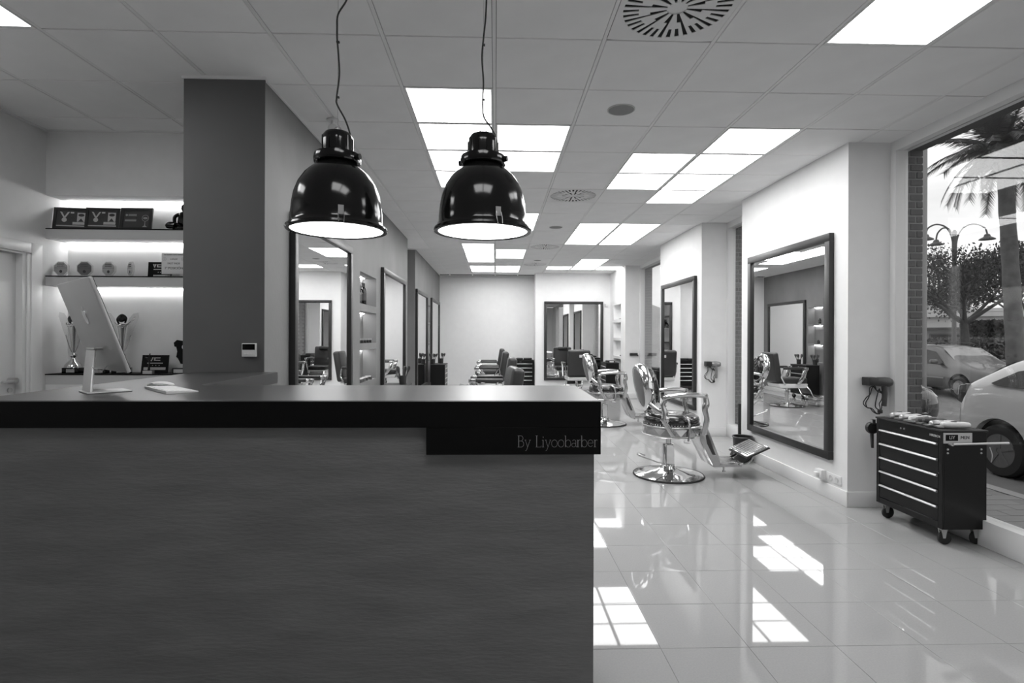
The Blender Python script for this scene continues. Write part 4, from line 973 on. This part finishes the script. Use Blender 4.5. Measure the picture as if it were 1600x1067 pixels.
# ------------------------------------------------------------ exterior
ZS = -.12; ZR = -.25
side = MB().box(3.42, 5.0, -8, 60, ZS - .25, ZS - .005).build('pavement', mortar); struct(side, 'pavement outside the shop window')
pm = MB().box(0, .397, 0, .138, -.02, 0).mesh('paver', paver_m, .003, 1)
for i in range(4):
    for j in range(24):
        x = 3.425 + i * .4 + (.2 if j % 2 else 0); y = 3.2 + j * .15
        if x < 4.65: link('paver', pm, side, (x, y, ZS + random.uniform(-.0015, .0015)))
pr_ = MB()
for j in range(-30, 150):
    y = 3.2 + j * .15
    if 0 <= j < 24: continue
    for i in range(4):
        x = 3.425 + i * .4 + (.2 if j % 2 else 0)
        if x < 4.65: pr_.box(x, x + .396, y, y + .146, ZS - .02, ZS)
o = pr_.build('paver_field', paver_m, side); o['kind'] = 'stuff'
struct(MB().box(4.98, 5.12, -8, 60, ZR, ZS + .005).build('kerb', mat('kerb_stone', .3, .8)), 'stone kerb along the pavement')
struct(MB().box(5.0, 90, -30, 120, ZR - .1, ZR).build('street', asphalt), 'grey asphalt street')

# cars: s along length from rear (0) to front; stations (s, zb, zbelt, ztop, w, wtop)
def car(loc, rz, paint, stations, L, wheels, glass, lab, Wd, extras):
    t = thing('car', lab, 'car', loc, rz)
    # local: +X forward, Y lateral
    def sec(st):
        s, zb, zl, zt, w, wt = st
        zl2 = min(zl, zt - .02)
        return [(0, zb), (w * .86, zb), (w * .97, zb + .08), (w, zb + (zl2 - zb) * .45), (w * .985, zb + (zl2 - zb) * .78), (w * .95, zl2), (wt, zl2 + (zt - zl2) * .88), (wt * .80, zt), (wt * .4, zt + .006), (0, zt + .008)]
    vs = []; fs = []
    ss = stations
    for st in ss:
        h = sec(st); ring = [(st[0], y, z) for y, z in h] + [(st[0], -y, z) for y, z in h[-2:0:-1]]
        vs += ring
    n = 18
    for i in range(len(ss) - 1):
        for k in range(n): fs.append((i * n + k, i * n + (k + 1) % n, (i + 1) * n + (k + 1) % n, (i + 1) * n + k))
    fs += [tuple(range(n)), tuple((len(ss) - 1) * n + k for k in range(n))]
    body = MB().add(vs, fs)
    me = body.mesh('body', paint, 0, ang=70)
    ob = link('body', me, t)
    md = ob.modifiers.new('s', 'SUBSURF'); md.levels = md.render_levels = 2
    cut = []
    for sx in wheels:
        for sgn in (-1, 1):
            co_ = MB().lathe([(0, -.16), (.36, -.16), (.36, .16), (0, .16)], 32, Matrix.Translation((sx, sgn * (Wd / 2 - .06), .33)) @ Matrix.Rotation(pi / 2, 4, 'X')).build('cut', None, t)
            bo = ob.modifiers.new('b', 'BOOLEAN'); bo.operation = 'DIFFERENCE'; bo.object = co_; bo.solver = 'EXACT'; cut.append(co_)
    bpy.context.view_layer.update()
    dg = bpy.context.evaluated_depsgraph_get()
    me2 = bpy.data.meshes.new_from_object(ob.evaluated_get(dg)); ob.modifiers.clear(); ob.data = me2
    for co_ in cut: bpy.data.objects.remove(co_)
    me2.polygons.foreach_set('use_smooth', [True] * len(me2.polygons)); me2.set_sharp_from_angle(angle=R(45))
    def at(s):
        for i in range(len(ss) - 1):
            if ss[i][0] <= s <= ss[i + 1][0]:
                q = (s - ss[i][0]) / (ss[i + 1][0] - ss[i][0]); return [a_ + (b_ - a_) * q for a_, b_ in zip(ss[i], ss[i + 1])]
        return list(ss[-1])
    def sidept(s, f_, sgn, off):
        q = sec(at(s)); (y0, z0), (y1, z1) = q[5], q[6]
        return (s, sgn * (y0 + (y1 - y0) * f_ + off), z0 + (z1 - z0) * f_)
    for (poly, m) in glass:       # side windows: list of (s, fraction)
        for sgn in (-1, 1):
            nn = len(poly)
            a_ = [sidept(s, f_, sgn, .012) for s, f_ in poly]; b_ = [sidept(s, f_, sgn, -.01) for s, f_ in poly]
            MB().add(a_ + b_, [tuple(range(nn)), tuple(range(2 * nn - 1, nn - 1, -1))] + [(i, (i + 1) % nn, (i + 1) % nn + nn, i + nn) for i in range(nn)]).build('side_window', m, t)
    def screen(s0, s1, m, nm_):
        vs = []; fs = []; nS, nY = 6, 8
        for i in range(nS + 1):
            a_ = at(s0 + (s1 - s0) * i / nS); wt = a_[5] * .86; 
            for k in range(nY + 1):
                v = -1 + 2 * k / nY; vs.append((a_[0], v * (wt + (a_[4] * .8 - wt) * (1 - i / nS) * .5), a_[3] + .014 - .02 * v * v))
        for i in range(nS):
            for k in range(nY): q = i * (nY + 1) + k; fs.append((q, q + 1, q + nY + 2, q + nY + 1))
        MB().add(vs, fs).build(nm_, m, t, ang=80)
    for a_ in extras.get('screens', []): screen(*a_)
    for sx in wheels:
        for sgn in (-1, 1):
            yw = sgn * (Wd / 2 - .09)
            Mw = Matrix.Translation((sx, yw, .31)) @ Matrix.Rotation(pi / 2, 4, 'X')
            MB().lathe([(0, -.02), (.356, -.02), (.356, .118), (.350, .118), (.350, -.015), (0, -.015)], 32, Matrix.Translation((sx, sgn * (Wd / 2 - .20), .33)) @ Matrix.Rotation(-sgn * pi / 2, 4, 'X')).build('wheel_well', dark_gap, t)
            w = MB().lathe([(.20, -.10), (.29, -.10), (.31, -.07), (.31, .07), (.29, .10), (.20, .10), (.19, 0)], 32, Matrix.Translation((sx, sgn * (Wd / 2 - .12), .31)) @ Matrix.Rotation(pi / 2, 4, 'X')).build('wheel', rubber, t)
            rm = MB().lathe([(0, -.05), (.20, -.05), (.20, .05), (0, .05)], 24, Matrix.Translation((sx, sgn * (Wd / 2 - .075), .31)) @ Matrix.Rotation(pi / 2, 4, 'X'))
            for k in range(5): rm.box(-.02, .02, sgn * .045 - .012, sgn * .045 + .012, .03, .19, Matrix.Translation((sx, sgn * (Wd / 2 - .075), .31)) @ Matrix.Rotation(2 * pi * k / 5, 4, 'Y'))
            rm.build('rim', mat('wheel_alloy', .18, .35, .3), w)
    return t, sidept, at
whiteS = [(0, .30, .66, .74, .70, .6), (.03, .25, .90, .96, .80, .66), (.10, .22, 1.02, 1.08, .86, .70), (.28, .20, 1.08, 1.18, .88, .70), (.45, .20, 1.08, 1.30, .88, .68), (.66, .20, 1.06, 1.41, .88, .67), (.9, .20, 1.05, 1.45, .88, .66), (1.3, .20, 1.03, 1.45, .88, .63), (2.0, .20, 1.0, 1.44, .88, .63), (2.5, .20, .98, 1.36, .88, .62), (3.05, .20, .96, 1.04, .87, .66), (3.5, .20, .86, .92, .86, .66), (3.85, .22, .72, .78, .80, .6), (4.0, .3, .55, .60, .62, .5)]
ct, sp, at_ = car((6.85, 6.98, ZR), -pi / 2, car_white, whiteS, 4.0, (.66, 3.2), [([(.52, .12), (.78, .62), (1.15, .84), (1.22, .84), (1.22, .06), (.6, .05)], car_glass), ([(1.28, .06), (1.28, .84), (2.1, .82), (2.1, .05)], car_glass), ([(2.16, .05), (2.16, .82), (2.45, .75), (2.9, .1)], car_glass)], 'white hatchback parked outside, its rear end and side seen through the window', 1.76,
        {'screens': [(.28, .58, car_glass, 'rear_window'), (3.0, 2.5, car_glass_l, 'windscreen')]})
for sgn in (-1, 1):
    MB().prism([(.035, .84), (.06, 1.04), (.19, 1.07), (.20, .88), (.12, .80)], sgn * .70, sgn * .840).build('tail_light', lens_dark, ct, bevel=.02)
    MB().tube([(1.36, sgn * .885, .90), (1.45, sgn * .905, .905), (1.54, sgn * .885, .90)], .014, 8).build('door_handle', car_white, ct)
    MB().box(1.25, 1.256, sgn * .868, sgn * .882, .35, 1.0).build('door_seam', grey_dk, ct)
silS = [(0, .3, .62, .70, .7, .5), (.08, .25, .85, .95, .82, .6), (.3, .2, .93, 1.15, .87, .62), (.6, .2, .93, 1.38, .88, .62), (1.2, .2, .92, 1.45, .885, .62), (2.2, .2, .90, 1.45, .885, .62), (2.7, .2, .88, 1.38, .885, .61), (3.35, .2, .88, .98, .88, .64), (3.9, .2, .80, .88, .86, .68), (4.35, .22, .70, .76, .8, .62), (4.6, .3, .5, .56, .62, .5)]
ct, sp, at_ = car((13.45, 17.9, ZR), -pi / 2 - R(3), car_silver, silS, 4.6, (.85, 3.7), [([(.55, .1), (.7, .84), (1.3, .86), (1.3, .08)], car_glass), ([(1.36, .08), (1.36, .86), (2.1, .86), (2.1, .06)], car_glass), ([(2.16, .06), (2.16, .86), (2.6, .82), (3.15, .1)], car_glass)], 'silver estate car parked across the street, windscreen towards us', 1.77,
        {'screens': [(3.28, 2.72, car_glass_l, 'windscreen')]})
for sgn in (-1, 1):
    MB().tube(smooth([(.7, sgn * .56, 1.46), (.9, sgn * .57, 1.50), (2.2, sgn * .57, 1.50), (2.5, sgn * .56, 1.45)]), .014, 6).build('roof_rail', plastic_b, ct)
    MB().cbox((2.95, sgn * .97, .98), (.10, .20, .12)).build('wing_mirror', car_silver, ct, bevel=.035, seg=3)
    MB().box(4.38, 4.50, sgn * .42, sgn * .74, .55, .68).build('headlight', lens_clear, ct, bevel=.02)
    MB().box(.6, 3.2, sgn * .884, sgn * .892, .52, .56).build('side_moulding', grey_mid, ct)
dkS = [(0, .3, .62, .70, .7, .5), (.1, .25, .88, .95, .82, .6), (.5, .2, .95, 1.3, .88, .6), (1.2, .2, .93, 1.45, .885, .62), (2.2, .2, .92, 1.44, .885, .62), (2.9, .2, .90, 1.05, .88, .62), (3.5, .2, .82, .90, .87, .66), (3.85, .22, .72, .80, .82, .62), (4.05, .28, .58, .66, .7, .55)]
ct, sp, at_ = car((6.72, 12.9, ZR), -pi / 2, car_dark, dkS, 4.05, (.75, 3.25), [([(1.36, .08), (1.36, .86), (2.1, .86), (2.1, .06)], car_glass)], 'dark car parked behind the white hatchback, headlight showing past the brick pier', 1.77, {'screens': [(2.85, 2.25, car_glass_l, 'windscreen')]})
for sgn in (-1, 1):
    MB().prism([(3.55, .70), (3.88, .60), (3.93, .66), (3.78, .76), (3.6, .80)], sgn * .50, sgn * .74).build('headlight', lens_clear, ct, bevel=.02)
MB().box(3.95, 4.06, -.42, .42, .42, .62).build('grille', plastic_b, ct, bevel=.02); MB().tube([(4.06, -.44, .40), (4.07, .44, .40), (4.07, .44, .64), (4.06, -.44, .64), (4.06, -.44, .40)], .012, 6).build('grille_trim', chrome, ct)

# pole, lamp post
t = tag(MB().tube([(8.98, 11.2, ZR), (8.98, 11.2, 8.5)], .058, 12).lathe([(0, 0), (.12, 0), (.11, .12), (.06, .2), (0, .2)], 12, Matrix.Translation((8.98, 11.2, ZR))).build('street_pole', mat('galvanised_pole', .22, .5, .3)), 'tall plain grey pole beside the brick pier outside', 'pole')
t = thing('street_lamp', 'street lamp post with three curved arms and hanging bell lanterns', 'street lamp', (21.0, 24.4, ZR)); t.scale = (1.12, 1.12, 1.12)
MB().tube([(0, 0, 0), (0, 0, 5.75)], [.09, .06], 12).lathe([(0, 0), (.2, 0), (.17, .4), (.09, .5), (0, .5)], 12).lathe([(.08, 4.6), (.09, 4.65), (.09, 5.8), (.04, 5.9), (0, 5.9)], 12).build('post', grey_dk, t)
for an in (180, -10, 80):
    M = Matrix.Rotation(R(an), 4, 'Z')
    ar = MB().tube([M @ Vector(p) for p in smooth([(.05, 0, 5.1), (.12, 0, 5.6), (.35, 0, 5.98), (.75, 0, 6.1), (1.1, 0, 5.95), (1.2, 0, 5.7)])], .032, 8).build('arm', grey_dk, t)
    MB().lathe([(.03, .0), (.09, -.03), (.12, -.12), (.26, -.2), (.28, -.24), (.0, -.24)], 20, Matrix.Translation(M @ Vector((1.2, 0, 5.7)))).build('lantern', grey_dk, ar)

# trees
def leaf_cloud(mb, c, r, n, s, sq=1.0):
    for _ in range(n):
        while True:
            p = Vector((random.uniform(-1, 1), random.uniform(-1, 1), random.uniform(-1, 1)))
            if p.length < 1: break
        p = Vector((p.x * r, p.y * r, p.z * r * sq)) + Vector(c)
        e = Euler((random.uniform(0, 6), random.uniform(0, 6), random.uniform(0, 6))).to_matrix()
        q = s * random.uniform(.6, 1.3)
        mb.add([p + e @ Vector(v) for v in ((-q, 0, 0), (0, -q * .5, 0), (q, 0, 0), (0, q * .5, 0))], [(0, 1, 2, 3)])
def tree(x, y, h, crown, lab, dens=1.0, lm=leaf, seed=1, trunk_r=.16, low=.42, ls=.06):
    random.seed(seed)
    t = thing('street_tree', lab, 'tree', (x, y, ZR)); br = MB(); lv = MB(); tr_ = MB()
    fork = h * low
    tr_.tube(smooth([(0, 0, 0), (.03, 0, fork * .5), (-.02, .02, fork)]), [trunk_r * (1 - .25 * i / 12) for i in range(13)], 10)
    tr_.build('trunk', bark, t, ang=80)
    def grow(p, d_, l, r, dep):
        q = p + d_ * l
        mid_ = (p + q) / 2 + Vector((random.uniform(-.08, .08) * l,) * 3)
        br.tube([p, mid_, q], [r, r * .8, r * .6], 6 if dep < 2 else 4)
        if dep >= 1: leaf_cloud(lv, q, .36 * crown / 2, int((26 if dep > 1 else 60) * dens), ls)
        if dep >= 4: return
        for _ in range(3 if dep < 3 else 2):
            nd = (d_ + Vector((random.uniform(-1, 1), random.uniform(-1, 1), random.uniform(-.45, .65))) * .85).normalized()
            grow(q, nd, l * .72, r * .58, dep + 1)
    for k in range(6):
        an = 2 * pi * k / 6 + random.uniform(-.3, .3)
        grow(Vector((0, 0, fork)), Vector((cos(an) * .75, sin(an) * .75, random.uniform(.5, 1))).normalized(), (h - fork) * .36, trunk_r * .5, 0)
    br.build('branches', bark, t, ang=80); o = lv.build('foliage', lm, t); o['kind'] = 'stuff'
    return t
tree(16.3, 18.5, 5.1, 2.2, 'sparse leafy street tree in front of the street lamp', dens=.42, seed=3, low=.42, ls=.055)
tree(30.0, 29.8, 7.4, 3.8, 'dense dark tree at the right edge behind the palm', dens=1.6, seed=8, low=.35, ls=.09)
random.seed(11)
# palm
t = thing('palm_tree', 'tall palm tree seen at the top right through the window', 'palm', (12.02, 12.2, ZR))
Ht = 5.80
tp = [(-.32 * q - .05 * q * q, 0, Ht * q) for q in [i / 14 for i in range(15)]]
MB().tube(tp, [.175 - .04 * i / 14 + (.012 if i % 2 else 0) for i in range(15)], 14).build('trunk', palm_bark, t, ang=60)
ctop = Vector(tp[-1])
MB().lathe([(.14, -.30), (.24, -.1), (.27, .1), (.18, .25), (0, .3)], 16, Matrix.Translation(ctop)).build('crown_boss', palm_bark, t)
def frond_mesh(L, droop, seed):
    random.seed(seed); mb = MB(); pts = []
    for i in range(15):
        q = i / 14; pts.append(Vector((L * q * (1 - .18 * droop * q), 0, L * (.45 * q * (1 - .5 * droop) - .62 * droop * q * q))))
    mb.tube(pts, [.022 * (1 - .85 * i / 14) for i in range(15)], 5)
    for i in range(64):
        q = .12 + .88 * i / 64; k = q * 14; a_ = int(min(k, 13)); p = pts[a_].lerp(pts[a_ + 1], k - a_); tg = (pts[a_ + 1] - pts[a_]).normalized()
        ll = L * .24 * math.sin(min(1, q * 1.3 + .15) * pi * .82 + .2) + .08
        for s in (-1, 1):
            d_ = (tg * .75 + Vector((0, s * .9, -.30 * droop + random.uniform(-.2, .25)))).normalized()
            e = p + d_ * ll + Vector((0, 0, -.12 * ll)); w = tg * .014
            mb.add([p - w, p + w, e], [(0, 1, 2)])
    return mb.mesh('frond', palm_leaf)
fm = [frond_mesh(1.6, .5, 1), frond_mesh(1.65, .9, 2), frond_mesh(1.5, 1.3, 3), frond_mesh(1.55, .1, 4)]
random.seed(5)
for k in range(64):
    m = fm[(1, 0, 2, 3, 1, 0, 2, 1)[k % 8]]
    o = link('frond', m, t, ctop + Vector((0, 0, .15)))
    el = {0: -25, 1: -8, 2: 12, 3: -55}[fm.index(m)] + random.uniform(-12, 12)
    o.rotation_euler = Euler((random.uniform(-.3, .3), R(el), k * 2.399 + random.uniform(-.2, .2)))
# hedges, low shrubs, far buildings, hill
def hedge(x0, x1, y0, y1, h, n, lab, m, name='hedge', z=ZR, s=.09):
    t = thing(name, lab, 'hedge', ((x0 + x1) / 2, (y0 + y1) / 2, z))
    w, d_ = (x1 - x0) / 2, (y1 - y0) / 2
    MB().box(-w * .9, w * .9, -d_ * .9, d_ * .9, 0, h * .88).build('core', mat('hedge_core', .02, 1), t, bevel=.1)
    mb = MB()
    for _ in range(n):
        f_ = random.choice('xXyYzz'); p = Vector((random.uniform(-w, w), random.uniform(-d_, d_), random.uniform(0, h)))
        if f_ == 'x': p.x = -w
        if f_ == 'X': p.x = w
        if f_ == 'y': p.y = -d_
        if f_ == 'z': p.z = h
        p += Vector([random.uniform(-.08, .08) for _ in range(3)])
        e = Euler((random.uniform(0, 6), random.uniform(0, 6), random.uniform(0, 6))).to_matrix(); q = s * random.uniform(.6, 1.3)
        mb.add([p + e @ Vector(v) for v in ((-q, 0, 0), (0, -q * .6, 0), (q, 0, 0), (0, q * .6, 0))], [(0, 1, 2, 3)])
    o = mb.build('foliage', m, t); o['kind'] = 'stuff'
hedge(21.5, 31, 26.0, 27.0, .95, 7000, 'long low dark hedge across the street', leaf)
hedge(23.6, 27.0, 27.6, 29.2, 1.1, 2500, 'pale shrub bed behind the low hedge', leaf_l, 'shrub_bed', .2)
hedge(29.0, 32.0, 31.5, 33.0, 1.3, 2500, 'clipped tree-like hedge block before the far building', leaf, 'clipped_hedge', 1.05, .12)
def building(x, y, w, d_, h, lab, m, nwin, canopy=True):
    t = thing('far_building', lab, 'building', (x, y, ZR), R(-45))
    MB().box(-w / 2, w / 2, 0, d_, 0, h).build('wall', m, t)
    MB().box(-w / 2 - .3, w / 2 + .3, -.4, d_ + .3, h, h + .35).build('roof', mat('pale_roof', .5, .7), t)
    if canopy: MB().box(-w / 2, w / 2, -1.6, 0, h - 1.1, h - .9).build('awning', grey_dk, t)
    for k in range(nwin):
        xx = -w / 2 + (k + .5) * w / nwin; f_ = MB().box(xx - w / nwin * .35, xx + w / nwin * .35, -.06, .02, .5, h - 1.4).build('window', grey_mid, t)
        MB().box(xx - w / nwin * .31, xx + w / nwin * .31, -.08, -.05, .6, h - 1.5).build('pane', car_glass, f_)
building(38, 45, 22, 8, 3.4, 'low pale shop building far across the street', mat('pale_render', .5, .8), 7)
building(55, 52, 24, 10, 4.4, 'second low building to the right behind the shrubs', mat('grey_render', .35, .8), 8, False)
mb = MB(); vs = []; fs = []
N = 40
for i in range(N + 1):
    a_ = R(20 + 60 * i / N); Rr = 150
    hh = 9 + 5 * sin(i * .35) + 2.5 * sin(i * .9 + 1)
    vs += [(Rr * cos(a_), Rr * sin(a_), ZR - 1), ((Rr + 12) * cos(a_), (Rr + 12) * sin(a_), hh * .75), ((Rr + 25) * cos(a_), (Rr + 25) * sin(a_), hh), ((Rr + 60) * cos(a_), (Rr + 60) * sin(a_), ZR - 1)]
for i in range(N):
    for k in range(3): fs.append((i * 4 + k, i * 4 + k + 1, i * 4 + k + 5, i * 4 + k + 4))
o = MB().add(vs, fs).build('hills', hill_m); struct(o, 'low hazy hills on the horizon')
